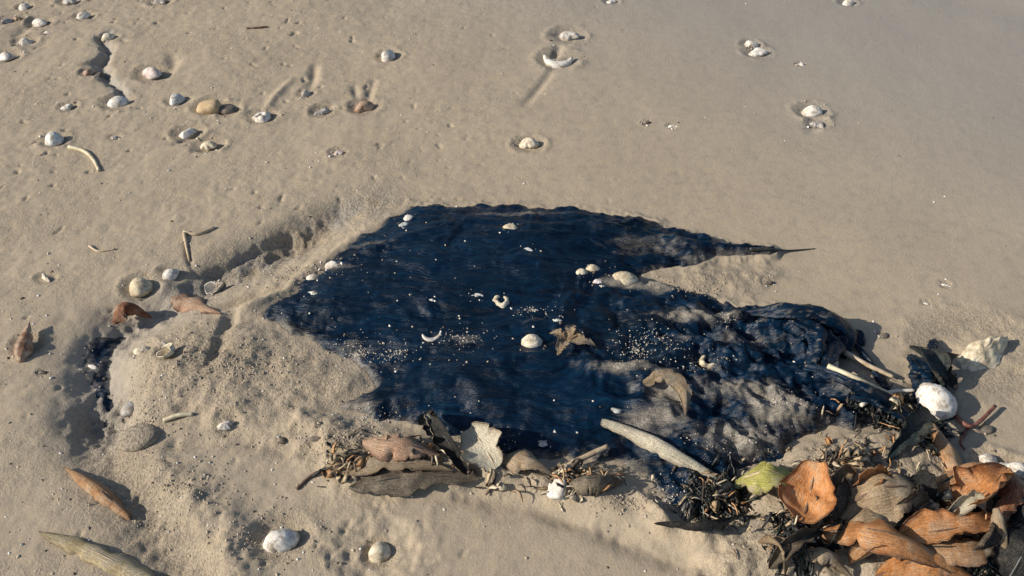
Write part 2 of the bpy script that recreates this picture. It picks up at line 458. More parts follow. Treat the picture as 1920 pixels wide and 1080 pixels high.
# little trickle channel and its hole, upper left
d, s, t = dist_line(X, Y, P([(205, 62), (186, 72), (203, 95), (184, 118), (200, 145), (215, 158), (232, 174)]))
H -= 0.015 * (1 + 0.5 * EDGE) * gauss(d, 0.006 + 0.004 * EDGE + 0.008 * np.sin(np.pi * t) ** 2) * (0.5 + 0.5 * np.sin(np.pi * np.clip(t, 0.05, 0.95)))
DAMP_SHADE = np.maximum(DAMP_SHADE, 0.8 * gauss(d, 0.016))
# backwash trails behind shells: (points, depth, width)
for pts, dep, w in (([(495, 210), (515, 180), (545, 150)], -0.0045, 0.008), ([(582, 160), (588, 140), (590, 122)], 0.006, 0.009),
                    ([(690, 190), (692, 172), (700, 150)], 0.006, 0.008), ([(668, 180), (664, 160)], 0.004, 0.006), ([(1040, 125), (1010, 165), (985, 195)], 0.004, 0.009),
                    ([(315, 140), (325, 118), (322, 105)], 0.007, 0.013), ([(1048, 90), (1040, 105)], 0.010, 0.009), ([(1525, 225), (1522, 245)], 0.004, 0.012),
                    ([(605, 205), (622, 195)], 0.005, 0.008), ([(345, 255), (390, 238)], 0.004, 0.007), ([(360, 255), (330, 268)], 0.005, 0.007),
                    ([(365, 283), (420, 268)], 0.005, 0.007), ([(60, 40), (20, 80)], 0.005, 0.012), ([(352, 512), (420, 490), (478, 458), (540, 430)], 0.006, 0.006),
                    ([(348, 455), (352, 480), (360, 505)], 0.004, 0.004), ([(395, 580), (450, 565), (530, 545)], 0.009, 0.009),
                    ([(415, 640), (430, 615), (440, 590)], 0.008, 0.010), ([(398, 690), (415, 655)], 0.009, 0.010)):
    d, s, t = dist_line(X, Y, P(pts, 0.0))
    H -= dep * gauss(d, w) * (0.5 + 0.5 * np.sin(np.pi * np.clip(t, 0.03, 0.97)))
# smooth wet sheet of the upper right
WET = sstep(0.2, 1.5, (X - 0.1) * 0.9 + (Y - 1.0) * 1.1)
DAMP_SHADE = np.clip(np.maximum(DAMP_SHADE, 0.85 * WET), 0, 1)

# the cloth: a low swell with wrinkles; the sand dips below it
inC = sstep(0.0, 0.022, dC)
CH = 0.024 * (1 - np.exp(-np.clip(dC, 0, None) / 0.06)) + 0.004
CH += np.minimum(dC, 0) * 0.9 + np.minimum(dC - 0.012, 0) * 0.35
wr = fbm(X * 0.22 + 0.08 * fbm(X, Y, 6, 2, 81), Y + 0.14 * X, 24, 4, 83, 0.55)
calm = 1 - 0.6 * sstep(plane(1250, 560)[0], plane(950, 560)[0], X)
CH += inC * calm * (0.0075 * wr + 0.006 * (0.5 - np.abs(vnoise(X * 6 + Y * 3, Y * 30 - X * 7, 87))))
CH += inC * 0.0012 * fbm(X * 0.25, Y + 0.1 * X, 90, 3, 89)
right_part = sstep(plane(1080, 600)[0], plane(1400, 600)[0], X) * sstep(plane(0, 540)[1], plane(0, 600)[1], Y)
crump = np.abs(fbm(X * 1.0 + Y * 0.4, Y, 15, 4, 93, 0.55))
CH += inC * right_part * (0.008 - 0.026 * crump)
for pts, hh, w in (([(1390, 585), (1470, 588), (1530, 605), (1560, 650), (1535, 700), (1520, 730)], 0.013, 0.015), ([(1500, 600), (1590, 615), (1606, 650), (1585, 680)], 0.008, 0.010),
                   ([(1480, 600), (1510, 640), (1490, 690)], 0.012, 0.009), ([(1540, 700), (1600, 735), (1690, 775)], 0.016, 0.012),
                   ([(1000, 392), (1100, 396), (1200, 412), (1290, 448)], 0.006, 0.010), ([(980, 420), (1100, 415), (1210, 432), (1300, 456)], 0.006, 0.008),
                   ([(1060, 470), (1130, 462), (1220, 455), (1290, 470)], -0.008, 0.010), ([(640, 478), (700, 460), (800, 430)], 0.006, 0.009),
                   ([(900, 420), (1000, 440), (1120, 440)], 0.004, 0.009), ([(560, 600), (680, 590), (780, 585), (900, 600)], -0.010, 0.020),
                   ([(1100, 690), (1180, 700), (1290, 660), (1380, 650)], 0.012, 0.014), ([(1190, 770), (1210, 715), (1260, 705), (1300, 740), (1290, 790)], 0.013, 0.012),
                   ([(1300, 800), (1400, 770), (1520, 770), (1640, 790)], 0.012, 0.013), ([(1280, 830), (1370, 815), (1460, 850)], 0.012, 0.012),
                   ([(850, 690), (960, 670), (1100, 680)], 0.006, 0.014), ([(740, 740), (860, 700), (930, 760)], 0.005, 0.012)):
    d, s, t = dist_line(X, Y, P(pts, 0.025))
    CH += inC * hh * gauss(d, w) * (0.4 + 0.6 * np.sin(np.pi * np.clip(t, 0.05, 0.95)))
wE = sstep(-0.016, 0.004, dC)
H = H * (1 - wE) + (0.0035 + 0.002 * EDGE) * wE - 0.03 * sstep(0.002, 0.03, dC)
KH = H + 0.007 * sstep(-0.004, 0.03, dK) - 0.004 + 0.003 * fbm(X * 0.6, Y, 30, 3, 97)

def sample(A, x, y):
    fx = np.clip((x - X0) / DX, 0, NXC - 1.001); fy = np.clip((y - Y0) / DX, 0, NYC - 1.001)
    i, j = int(fx), int(fy); a, b = fx - i, fy - j
    return (A[j, i] * (1 - a) + A[j, i + 1] * a) * (1 - b) + (A[j + 1, i] * (1 - a) + A[j + 1, i + 1] * a) * b

def top(x, y):
    z = sample(H, x, y)
    if sample(dC, x, y) > -0.01: z = max(z, sample(CH, x, y))
    if sample(dK, x, y) > -0.005: z = max(z, sample(KH, x, y))
    return z

def hit(px, py):                               # where the photo's pixel meets the ground or the cloth
    d = ray(px, py)
    t = (0.10 - CAM_H) / d[2]
    prev = None
    for _ in range(900):
        x, y, z = d[0] * t, d[1] * t, CAM_H + d[2] * t
        if z <= top(x, y): break
        t += 0.0006
    return np.array([x, y, z])

# ------------------------------------------------------------------ the things on the sand: what, where, how big (photo pixels)
# kind, px, py, width, aspect (length/width), height ratio, yaw deg, tilt deg (about x, about y), material, label
SHELLS = [
 ('clam', 46, 14, 24, .8, .5, 20, (10, -15), 'white', 'small white shell at the top left corner, above the cluster'),
 ('frag', 12, 40, 26, .7, .4, 60, (15, 10), 'grey', 'greyish shell fragment at the left edge near the top corner'),
 ('frag', 34, 36, 20, .7, .5, 140, (0, -20), 'brown', 'dark brown shell fragment in the top left corner cluster'),
 ('clam', 74, 43, 34, .6, .45, -15, (5, -10), 'white', 'flat white shell right of the top left corner cluster'),
 ('frag', 88, 61, 14, .5, .4, 0, (0, 0), 'white', 'tiny white chip below the flat white corner shell'),
 ('frag', 46, 79, 32, .5, .5, 25, (10, -15), 'white', 'narrow white shell with a dark hollow, left of the trickle channel'),
 ('clam', 11, 108, 36, .6, .45, -10, (0, -15), 'white', 'white shell cut by the left edge of the picture, above the round shell'),
 ('clam', 156, 31, 28, .6, .5, 25, (10, -15), 'white', 'white shell above the top of the trickle channel'),
 ('clam', 130, 4, 30, .6, .5, 0, (0, -10), 'grey', 'grey shell at the top edge, left of the flat ring of shell'),
 ('frag', 300, 3, 32, .5, .4, 10, (0, -10), 'grey', 'thin grey shell fragment at the top edge above the trickle channel'),
 ('clam', 202, 70, 26, .7, .5, 30, (8, -12), 'cream', 'cream shell at the upper end of the dark trickle channel'),
 ('frag', 165, 137, 24, .8, .6, 80, (0, -10), 'brown', 'brown shell fragment on the left bank of the trickle channel'),
 ('pebble', 186, 142, 18, .8, .6, 20, (0, 0), 'darkstone', 'dark pebble at the widest bend of the trickle channel'),
 ('clam', 285, 139, 46, .62, .5, -20, (10, -20), 'mauve', 'pinkish white shell with a hollow behind it, right of the channel'),
 ('frag', 126, 202, 26, .55, .5, 20, (5, -15), 'white', 'small white shell left of the smooth white one with a long shadow'),
 ('clam', 222, 193, 44, .55, .5, 12, (0, -10), 'white', 'smooth oval white shell below the trickle channel, casting a long shadow'),
 ('clam', 332, 189, 32, .8, .65, 60, (0, -10), 'blue', 'bluish white domed shell beside the square tan stone'),
 ('stone', 394, 204, 44, .7, .55, 0, (0, -6), 'tanstone', 'square tan stone in a row of shells, upper left'),
 ('pebble', 426, 206, 36, .8, .4, 0, (0, 0), 'darkstone', 'dark wet stone touching the right side of the tan stone'),  # dark lump imitates the shaded hollow beside the tan stone
 ('ring', 491, 219, 40, .7, .4, 0, (8, -10), 'white', 'white ring-shaped shell with a hole, trailing a groove'),
 ('frag', 573, 176, 24, .6, .6, 40, (20, -25), 'grey', 'upright grey shell piece with a dark wake, right of the ring shell'),
 ('frag', 604, 211, 34, .5, .5, 25, (10, -15), 'grey', 'ridged grey shell piece left of the reddish brown shell'),
 ('clam', 683, 202, 42, .55, .5, 15, (0, -10), 'brown', 'reddish brown shell with two dark wakes rising behind it'),
 ('frag', 352, 251, 40, .4, .45, 25, (5, -15), 'white', 'slender white shell lying aslant below the tan stone'),
 ('clam', 391, 275, 40, .5, .45, 10, (0, -20), 'cream', 'small curved cream shell with dark ends below the slender one'),
 ('round', 102, 265, 36, 1., .75, 0, (0, -12), 'blue', 'round whitish shell at far left with a curved straw beside it'),
 ('frag', 214, 258, 20, .5, .4, 0, (0, -10), 'grey', 'tiny grey shell chip between the round shell and the row of shells'),
 ('frag', 634, 287, 24, .5, .4, 25, (0, -15), 'mauve', 'faint pale shell chip alone above the gully'),
 ('clam', 728, 107, 34, .85, .65, 70, (0, -15), 'white', 'plump white shell alone near the top, left of centre'),
 ('frag', 1066, 68, 46, .5, .5, -10, (5, -10), 'grey', 'mottled grey broken shell above the white crescent shell'),
 ('crescent', 1046, 114, 52, .5, .4, 0, (0, 0), 'white', 'bright white crescent shell open upward, top centre'),
 ('frag', 1146, 3, 22, .5, .4, 0, (0, 0), 'white', 'white shell chip at the top edge right of centre'),
 ('clam', 1590, 6, 24, .6, .5, 0, (0, -10), 'white', 'white shell at the top edge on the right'),
 ('frag', 1408, 84, 26, .8, .7, 30, (20, -20), 'white', 'upper piece of the jagged broken white shell, top right'),
 ('frag', 1420, 100, 34, .5, .6, 10, (0, -20), 'white', 'lower piece of the jagged broken white shell, top right'),
 ('frag', 1502, 121, 14, .7, .5, 0, (0, 0), 'white', 'tiny bright white chip near the jagged broken shell'),
 ('clam', 1523, 210, 42, .55, .5, 0, (5, -10), 'white', 'white shell with dark ends on the smooth wet sand at right'),
 ('frag', 1535, 232, 30, .9, .3, 40, (0, 0), 'grey', 'thin translucent grey shell flake below the white shell at right'),
 ('pebble', 1212, 231, 14, .6, .6, 0, (0, 0), 'darkstone', 'tiny dark pebble alone right of the white stone'),
 ('frag', 1260, 237, 16, .5, .4, 0, (0, 0), 'white', 'tiny white chip beside the lone dark pebble'),
 ('clam', 992, 272, 40, .6, .55, 0, (0, -8), 'cream', 'cream white shell set in a hollow above the navy cloth'),
 ('frag', 1772, 534, 18, .4, .3, 0, (0, 0), 'white', 'flat white chip at right above the other chip on smooth sand'),
 ('frag', 1737, 569, 15, .4, .3, 0, (0, 0), 'white', 'lower of two flat white chips on the smooth sand at right'),
 ('pebble', 1440, 530, 20, .5, .5, 0, (0, 0), 'darkstone', 'dark pebble on sand between the two lobes of the cloth'),
 ('pebble', 1657, 630, 16, .9, .6, 0, (0, 0), 'darkstone', 'dark pebble right of the crumpled fold of the cloth'),
 ('frag', 86, 522, 28, .45, .4, -40, (5, -15), 'cream', 'small half white half dark shell at far left'),
 ('whelk', 50, 650, 44, 2.0, .8, 8, (4, 0), 'brown', 'brown speckled pointed shell at the far left edge'),
 ('pebble', 80, 699, 16, .5, .5, 0, (0, 0), 'darkstone', 'small dark pebble below the brown pointed shell'),
 ('round', 264, 540, 48, .95, .62, 0, (0, -14), 'cream', 'large cream cockle shell at the head of the left scour'),
 ('clam', 321, 516, 36, .75, .6, 30, (5, -20), 'white', 'white and brown shell just right of the large cream cockle'),
 ('cup', 409, 540, 40, .7, .5, 30, (0, -30), 'white', 'thin upturned white shell with a dark inside, in the gully'),
 ('frag', 172, 687, 26, .5, .4, -20, (0, -10), 'white', 'white chip lying in the dark scour at left'),
 ('clam', 268, 657, 38, .6, .4, 0, (0, 0), 'cream', 'yellowish shell on the sand mound below the rust leaf'),
 ('cup', 321, 664, 40, .7, .55, 30, (0, -30), 'cream', 'tilted cream shell with a dark hollow on the sand mound'),
 ('clam', 244, 767, 42, .75, .5, 10, (0, -14), 'grey', 'grey domed shell at the lower left of the sand mound'),
 ('frag', 424, 797, 36, .5, .5, 10, (0, -10), 'white', 'white shell with a brown right end below the sand mound'),
 ('clam', 528, 1016, 76, .65, .62, 18, (6, -16), 'white', 'large bright white shell at the bottom, left of the hollow'),
 ('round', 712, 1036, 46, .95, .65, 20, (5, -10), 'cream', 'cream shell sitting in a round hollow at the bottom'),
 ('clam', 766, 409, 24, .8, .4, 10, (0, 0), 'white', 'white shell on the top left edge of the navy cloth'),
 ('frag', 757, 421, 24, .45, .4, 20, (0, 0), 'blue', 'bluish chip just below the white shell on the cloth edge'),
 ('clam', 957, 427, 32, .75, .4, 0, (0, 0), 'cream', 'cream oval shell alone near the top edge of the cloth'),
 ('clam', 623, 497, 32, .6, .4, 0, (0, 0), 'white', 'upper of two white shells on the left edge of the cloth'),
 ('clam', 588, 520, 30, .6, .4, 0, (0, 0), 'white', 'lower of two white shells on the left edge of the cloth'),
 ('frag', 590, 549, 26, .5, .3, 0, (0, 0), 'blue', 'bluish chip below the pair of white shells on the cloth'),
 ('frag', 988, 467, 24, .45, .3, -10, (0, 0), 'blue', 'thin pale chip below the lone cream oval on the cloth'),
 ('clam', 1112, 505, 30, .75, .5, 0, (0, -5), 'cream', 'larger cream shell of three at the sandy notch in the cloth'),
 ('clam', 1090, 511, 24, .75, .5, 0, (0, -5), 'cream', 'smaller cream shell left of its pair at the sandy notch'),
 ('frag', 1122, 527, 22, .7, .4, 0, (0, 0), 'mauve', 'pinkish chip below the two cream shells at the sandy notch'),
 ('clam', 1172, 520, 56, .55, .35, -8, (0, 0), 'cream', 'broad flat cream shell half covered by sand in the cloth notch'),
 ('ring', 940, 564, 36, .85, .35, 20, (0, 0), 'cream', 'cream ring of shell with a dark hole, middle of the cloth'),
 ('frag', 895, 553, 26, .35, .3, -5, (0, 0), 'blue', 'narrow bluish chip left of the cream ring on the cloth'),
 ('frag', 808, 562, 12, .7, .4, 0, (0, 0), 'white', 'tiny white chip alone on the left half of the cloth'),
 ('crescent', 810, 630, 36, .6, .4, 20, (0, 0), 'white', 'white crescent shell on the lower left of the cloth'),
 ('frag', 1046, 600, 14, .7, .4, 0, (0, 0), 'blue', 'tiny bluish chip above the star-shaped leaf on the cloth'),
 ('round', 996, 640, 46, .75, .42, 0, (0, 0), 'cream', 'largest oval cream shell in the middle of the navy cloth'),
 ('ring', 1329, 676, 42, .7, .35, 10, (0, 0), 'cream', 'cream ring of shell on the right half of the cloth'),
 ('frag', 1152, 769, 34, .4, .3, 0, (0, 0), 'bluex', 'pale chip on the cloth above the reed tip'),
 ('clam', 1556, 684, 40, .65, .5, 10, (0, -8), 'cream', 'cream shell tucked under the crumpled fold of the cloth'),
 ('frag', 1020, 828, 30, .6, .25, 0, (0, 0), 'grey', 'dull grey flake low on the dark centre of the cloth'),
 ('block', 1046, 915, 34, 1.3, .5, -15, (10, -10), 'white', 'bright white block of shell beside the rolled grey leaf'),
 ('round', 1745, 750, 64, 1.3, .55, 25, (10, -8), 'white', 'big smooth white oval shell on the dark weed at right'),
 ('oyster', 1842, 670, 150, .40, .35, 28, (10, -8), 'bleach', 'long pointed bleached shell at the right edge'),
 ('clam', 1850, 868, 46, .9, .6, 40, (10, -15), 'white', 'white upright shell leading the pale cluster at right edge'),
 ('frag', 1880, 880, 54, .6, .5, 10, (0, -10), 'blue', 'bluish grey shell in the middle of the pale right edge cluster'),
 ('clam', 1908, 884, 56, .7, .5, -10, (0, -10), 'white', 'white shell cut by the right edge beside the pale cluster'),
 ('frag', 1866, 896, 34, .7, .5, 60, (10, -10), 'white', 'small white chip at the front of the pale right edge cluster'),
 ('frag', 1430, 888, 34, .45, .4, -10, (0, -10), 'white', 'pale shell sliver above the yellow green leaf'),
 ('frag', 1440, 905, 16, .7, .4, 0, (0, 0), 'darkstone', 'dark chip on the yellow green leaf'),
 ('clam', 1755, 950, 24, .8, .5, 0, (0, -10), 'cream', 'little cream shell among the brown leaves at lower right'),
 ('pebble', 1735, 980, 52, .8, .6, 10, (0, 0), 'darkstone', 'dark wet stone in the middle of the leaf heap'),
 ('pebble', 1850, 806, 24, .9, .6, 10, (0, 0), 'darkstone', 'small dark stone below the forked red twig'),
 ('pebble', 590, 822, 22, .5, .4, 0, (0, 0), 'darkstone', 'dark pebble above the straw strip, below the mound'),
 ('pebble', 529, 826, 18, .8, .6, 0, (0, 0), 'darkstone', 'lone dark crumb on sand left of the straw strip'),
 ('clump', 262, 822, 92, .7, .4, 0, (0, -6), 'SAND', 'grey lump of packed sand at the lower left of the mound'),
]
SHELLS = [s for s in SHELLS if s[9] != 'dark chip on the yellow green leaf']
MAPM = {'bluex': 'blue', 'bleach': 'cream'}

PLACED = []
for s in SHELLS:
    PLACED.append(hit(s[1], s[2]))
# scour hollows round the shells that lie on sand
for s, p in zip(SHELLS, PLACED):
    if sample(dC, p[0], p[1]) > -0.012 or s[0] == 'clump': continue
    R = 0.5 * s[3] * mpp(p)
    i0, i1 = np.searchsorted(xs, [p[0] - 4 * R, p[0] + 4 * R]); j0, j1 = np.searchsorted(ys, [p[1] - 4 * R, p[1] + 4 * R])
    w = (slice(j0, j1), slice(i0, i1))
    dx, dy = X[w] - p[0], (Y[w] - p[1]) * 1.15
    dx, dy = dx, dy - 0.25 * R
    r = np.hypot(dx, dy) / R
    H[w] += -min(0.0045, 0.22 * R) * np.exp(-((r - 0.8) / 0.55) ** 2) * (1 + 0.5 * EDGE[w]) + 0.10 * min(R, .02) * np.exp(-((r - 1.8) / 0.35) ** 2) * (0.6 + EDGE[w]).clip(0, 2)
    LOOSE[w] = np.maximum(LOOSE[w], 0.5 * np.exp(-((r - 1.2) / 0.6) ** 2))
# the deep round hollow of the bottom shell
p = plane(705, 1035); r = np.hypot(X - p[0], (Y - p[1])) / 0.042
r = r * (1 + 0.35 * EDGE)
H += -0.008 * np.exp(-r ** 2.4) * (1 + 0.4 * lump) + 0.002 * np.exp(-((r - 1.3) / 0.3) ** 2)

# ------------------------------------------------------------------ sand ground mesh (one sheet to the horizon)
def grow(edge, sign, n=34, far=260.0):
    g = np.cumsum(DX * 1.36 ** np.arange(1, n + 1)); g = g * 1.0
    g = np.append(g[g < far], far)
    return edge + sign * g
lx = grow(xs[0], -1)[::-1]; rx = grow(xs[-1], 1); ly = grow(ys[0], -1)[::-1]; ry = grow(ys[-1], 1)
gx = np.concatenate([lx, xs, rx]); gy = np.concatenate([ly, ys, ry])
GX, GY = np.meshgrid(gx, gy)
def pad(A):
    return np.pad(A, ((len(ly), len(ry)), (len(lx), len(rx))), mode='edge')
gz = pad(H)
out = np.maximum(np.maximum(X0 - GX, GX - X1), np.maximum(Y0 - GY, GY - Y1)).clip(0)
gz = gz * np.exp(-(out / 0.15) ** 2)
ny, nx = GX.shape
idx = np.arange(nx * ny).reshape(ny, nx)
Q = np.stack([idx[:-1, :-1], idx[:-1, 1:], idx[1:, 1:], idx[1:, :-1]], -1).reshape(-1, 4)
me = mesh_np('sand_ground', np.stack([GX, GY, gz], -1).reshape(-1, 3), Q)
for nm, A in (('damp_shade', DAMP_SHADE), ('loose', LOOSE)):
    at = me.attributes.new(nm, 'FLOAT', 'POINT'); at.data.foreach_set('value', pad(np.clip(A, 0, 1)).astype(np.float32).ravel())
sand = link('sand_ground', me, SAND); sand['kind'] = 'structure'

# ------------------------------------------------------------------ the half buried cloth
SAND_GLINTS = [(1210, 450, 120, 26, .30), (1360, 470, 100, 14, .42), (1180, 522, 52, 11, .95), (1235, 520, 60, 16, .9), (1000, 600, 60, 20, .18), (870, 640, 50, 20, .32), (1080, 650, 70, 34, .25),
         (1170, 695, 70, 12, .6), (1400, 732, 130, 22, .50), (1462, 765, 66, 30, .75), (1390, 815, 110, 32, .55), (1225, 785, 90, 30, .48), (1250, 735, 40, 34, .8), (1310, 590, 120, 14, .5),
         (1330, 690, 60, 24, .28), (1400, 630, 90, 22, .30), (1500, 610, 60, 18, .25), (650, 752, 55, 36, .5), (665, 650, 60, 34, .30), (1610, 720, 60, 34, .42),
         (1340, 925, 60, 40, .45), (1010, 850, 60, 14, .25), (1560, 780, 80, 26, .18), (1270, 640, 60, 20, .2), (1300, 580, 110, 16, .28), (700, 780, 60, 14, .35),
         (190, 740, 30, 50, .30), (215, 700, 14, 60, .6), (200, 640, 40, 14, .5), (1060, 410, 200, 14, .16), (760, 470, 160, 30, .12), (560, 610, 60, 20, .3), (1250, 860, 90, 40, .2), (700, 448, 60, 10, .34), (640, 490, 50, 9, .36), (980, 392, 160, 7, .34), (1000, 852, 150, 14, .55), (850, 815, 90, 14, .5), (1180, 880, 50, 20, .5), (1300, 960, 60, 24, .6)]  # thin strips on top and left edges are painted glints, the rest sand
def sand_glint_attr(Xa, Ya):
    A = np.zeros(Xa.shape)
    for cx, cy, rx_, ry_, st in SAND_GLINTS:
        c = plane(cx, cy, 0.025); k = mpp(c)
        A = np.maximum(A, 1.15 * st * np.exp(-(((Xa - c[0]) / (rx_ * k)) ** 2 + ((Ya - c[1]) / (ry_ * k * 1.45)) ** 2)))
    return A
def field_mesh(name, mask, Z, D, edge):
    jj, ii = np.where(mask)
    j0, j1, i0, i1 = jj.min(), jj.max() + 2, ii.min(), ii.max() + 2
    m = mask[j0:j1, i0:i1]
    vid = -np.ones(m.shape, int)
    f = m[:-1, :-1] & m[:-1, 1:] & m[1:, 1:] & m[1:, :-1]
    use = np.zeros(m.shape, bool)
    use[:-1, :-1] |= f; use[:-1, 1:] |= f; use[1:, 1:] |= f; use[1:, :-1] |= f
    vid[use] = np.arange(use.sum())
    V = np.stack([X[j0:j1, i0:i1][use], Y[j0:j1, i0:i1][use], Z[j0:j1, i0:i1][use]], -1)
    a, b = np.where(f)
    Q = np.stack([vid[a, b], vid[a, b + 1], vid[a + 1, b + 1], vid[a + 1, b]], -1)
    me = mesh_np(name, V, Q)
    at = me.attributes.new('sandy', 'FLOAT', 'POINT')
    ed = np.clip(D[j0:j1, i0:i1][use], 0, None)
    val = np.maximum(sand_glint_attr(V[:, 0], V[:, 1]), edge[0] * np.exp(-ed / edge[1]) * (0.55 + 0.6 * np.clip(fbm(V[:, 0], V[:, 1], 9, 2, 55) + 0.4, 0, 1)))
    at.data.foreach_set('value', val.astype(np.float32))
    return me
c0 = hit(1000, 600)
garment = empty('half_buried_cloth', (c0[0], c0[1], 0.0))
tag(garment, 'large sodden navy blue cloth lying crumpled and half buried in the sand', 'cloth')
def under(o, parent):
    o.parent = parent
    o.matrix_parent_inverse = Matrix.Translation(parent.location).inverted()
    return o
o = link('sheet', field_mesh('sheet', dC > -0.016, CH, dC, (0.62, 0.014)), CLOTH); under(o, garment)
md = o.modifiers.new('thickness', 'SOLIDIFY'); md.thickness = 0.002; md.offset = -1
o = link('corner', field_mesh('corner', dK > -0.008, KH, dK, (0.7, 0.022)), CLOTH); under(o, garment)
md = o.modifiers.new('thickness', 'SOLIDIFY'); md.thickness = 0.002; md.offset = -1
o['label'] = 'dark wet corner of the cloth showing in the left scour'

# ------------------------------------------------------------------ builders (folds of the cloth follow them)
def tube(pts, radii, seg=8, jit=0.0, seed=0):
    rr = random.Random(seed)
    V, F = [], []
    n = len(pts); pts = [Vector(p) for p in pts]
    up = Vector((0.13, 0.2, 1)).normalized()
    groove = [jit * 1.1 * (rr.random() - 0.5) for _ in range(seg)]; gp = rr.random() * 6
    for i in range(n):
        tg = (pts[min(i + 1, n - 1)] - pts[max(i - 1, 0)]).normalized()
        s = tg.cross(up); s = s.normalized() if s.length > 1e-5 else Vector((1, 0, 0))
        u = s.cross(tg).normalized()
        for k in range(seg):
            a = 2 * math.pi * k / seg
            r = radii[i] * (1 + 0.25 * jit * (rr.random() - 0.5) + groove[k] + 0.3 * jit * math.sin(0.9 * i + gp))
            V.append(pts[i] + s * (r * math.cos(a)) + u * (r * math.sin(a)))
    for i in range(n - 1):
        for k in range(seg):
            F.append((i * seg + k, i * seg + (k + 1) % seg, (i + 1) * seg + (k + 1) % seg, (i + 1) * seg + k))
    V.append(pts[0]); V.append(pts[-1])
    for k in range(seg):
        F.append((len(V) - 2, (k + 1) % seg, k)); F.append((len(V) - 1, (n - 1) * seg + k, (n - 1) * seg + (k + 1) % seg))
    return V, F

def spline(pts, n):
    pts = [np.array(p, float) for p in pts]
    if len(pts) == 2: return [pts[0] + (pts[1] - pts[0]) * i / (n - 1) for i in range(n)]
    ext = [2 * pts[0] - pts[1]] + pts + [2 * pts[-1] - pts[-2]]
    res = []
    m = len(pts) - 1
    for i in range(n):
        t = i / (n - 1) * m; k = min(int(t), m - 1); f = t - k
        a, b, c, d = ext[k:k + 4]
        res.append(0.5 * ((2 * b) + (c - a) * f + (2 * a - 5 * b + 4 * c - d) * f * f + (3 * b - a - 3 * c + d) * f ** 3))
    return res

def valve(w, asp, hr, seed, ribs=18, frag=False, egg=0.18, umbo=0.35, up=False):
    """one shell valve: outer and inner surface joined at the margin; base at z=0"""
    rr = random.Random(seed)
    a, b, h = w / 2, w * asp / 2, w * hr * 0.62
    S, Rn = 44, 12
    ph = [rr.uniform(0, 6.28) for _ in range(5)]
    chip = [(rr.uniform(0, 6.28), rr.uniform(0.12, 0.6), rr.uniform(0.1, 0.5)) for _ in range(0 if egg == 0.05 else rr.choice((1, 2, 3)) + (2 if frag else 0))]
    def rim(th):
        return rim0(th) * (1 - min(0.6, sum(dp * max(0.0, 1 - abs((th - c + math.pi) % (2 * math.pi) - math.pi) / wd) ** 0.6 for c, wd, dp in chip)))
    def rim0(th):
        r = 1.0 + 0.05 * math.sin(2 * th + ph[0]) + 0.035 * math.sin(3 * th + ph[1]) + 0.02 * math.sin(7 * th + ph[2]) - egg * max(0.0, math.sin(th)) ** 1.5 * abs(math.cos(th)) ** 0.5 + 0.012 * math.cos(ribs * th)
        if frag:
            r += 0.13 * math.sin(2 * th + ph[0]) + 0.09 * math.sin(3 * th + ph[1]) + 0.07 * math.sin(5 * th + ph[2]) + 0.05 * math.sin(9 * th + ph[3])
        return r
    V, F = [], []
    for layer, sc, dz in ((0, 1.0, 0.0), (1, 0.93, -0.055 * w)):
        V.append((0, umbo * b * sc, h * 1.0 + dz))
        for i in range(1, Rn + 1):
            s = i / Rn
            for k in range(S):
                th = 2 * math.pi * k / S
                r = min(rim0(th) * s, rim(th)) * sc
                x = a * r * math.cos(th); y = b * r * math.sin(th) + umbo * b * (1 - s) ** 1.2 * sc
                z = h * (1 - s ** 2.1) ** 0.72
                if layer == 0:
                    z += 0.016 * w * math.cos(ribs * th) * s * (1 - 0.35 * s) + 0.014 * w * math.sin(s * 24 + ph[4]) * s + 0.03 * w * math.sin(2.3 * x / a + ph[0]) * math.sin(2.7 * y / b + ph[1]) * (1 - s)
                    if frag: z += 0.03 * w * math.sin(4 * x / a + ph[0]) * math.sin(3 * y / b + ph[1])
                else: z = max(z + dz, 0.0 if s < 1 else 0)
                V.append((x, y, z))
    n1 = 1 + Rn * S
    for layer in (0, 1):
        o = layer * n1
        for k in range(S):
            k2 = (k + 1) % S
            f = (o, o + 1 + k, o + 1 + k2); F.append(f if layer == 0 else f[::-1])
            for i in range(Rn - 1):
                q = (o + 1 + i * S + k, o + 1 + (i + 1) * S + k, o + 1 + (i + 1) * S + k2, o + 1 + i * S + k2)
                F.append(q if layer == 0 else q[::-1])
    lo = 1 + (Rn - 1) * S
    for k in range(S):
        k2 = (k + 1) % S
        F.append((lo + k, n1 + lo + k, n1 + lo + k2, lo + k2))
    if up: V = [(x, y, h - z) for x, y, z in V]; F = [f[::-1] for f in F]
    return V, F

def ball(w, asp, hr, seed, block=0.0, lum=0.12):
    rr = random.Random(seed)
    S, Rn = 20, 12
    f = [(rr.uniform(-3, 3), rr.uniform(-3, 3), rr.uniform(-3, 3), rr.uniform(0, 6.28)) for _ in range(6)]
    V, F = [], []
    for i in range(Rn + 1):
        ph = math.pi * i / Rn
        for k in range(S):
            th = 2 * math.pi * k / S
            n = Vector((math.sin(ph) * math.cos(th), math.sin(ph) * math.sin(th), math.cos(ph)))
            r = 1.0
            if block:
                q = (abs(n.x) ** 6 + abs(n.y) ** 6 + abs(n.z) ** 6) ** (-1 / 6)
                r = 1 + (q - 1) * block
            r += lum * sum(math.sin(c[0] * n.x + c[1] * n.y + c[2] * n.z * 1.3 + c[3]) for c in f) / 4
            V.append((n.x * r * w / 2, n.y * r * w * asp / 2, n.z * r * w * hr / 2 + w * hr * 0.22))
    for i in range(Rn):
        for k in range(S):
            F.append((i * S + k, (i + 1) * S + k, (i + 1) * S + (k + 1) % S, i * S + (k + 1) % S))
    return V, F

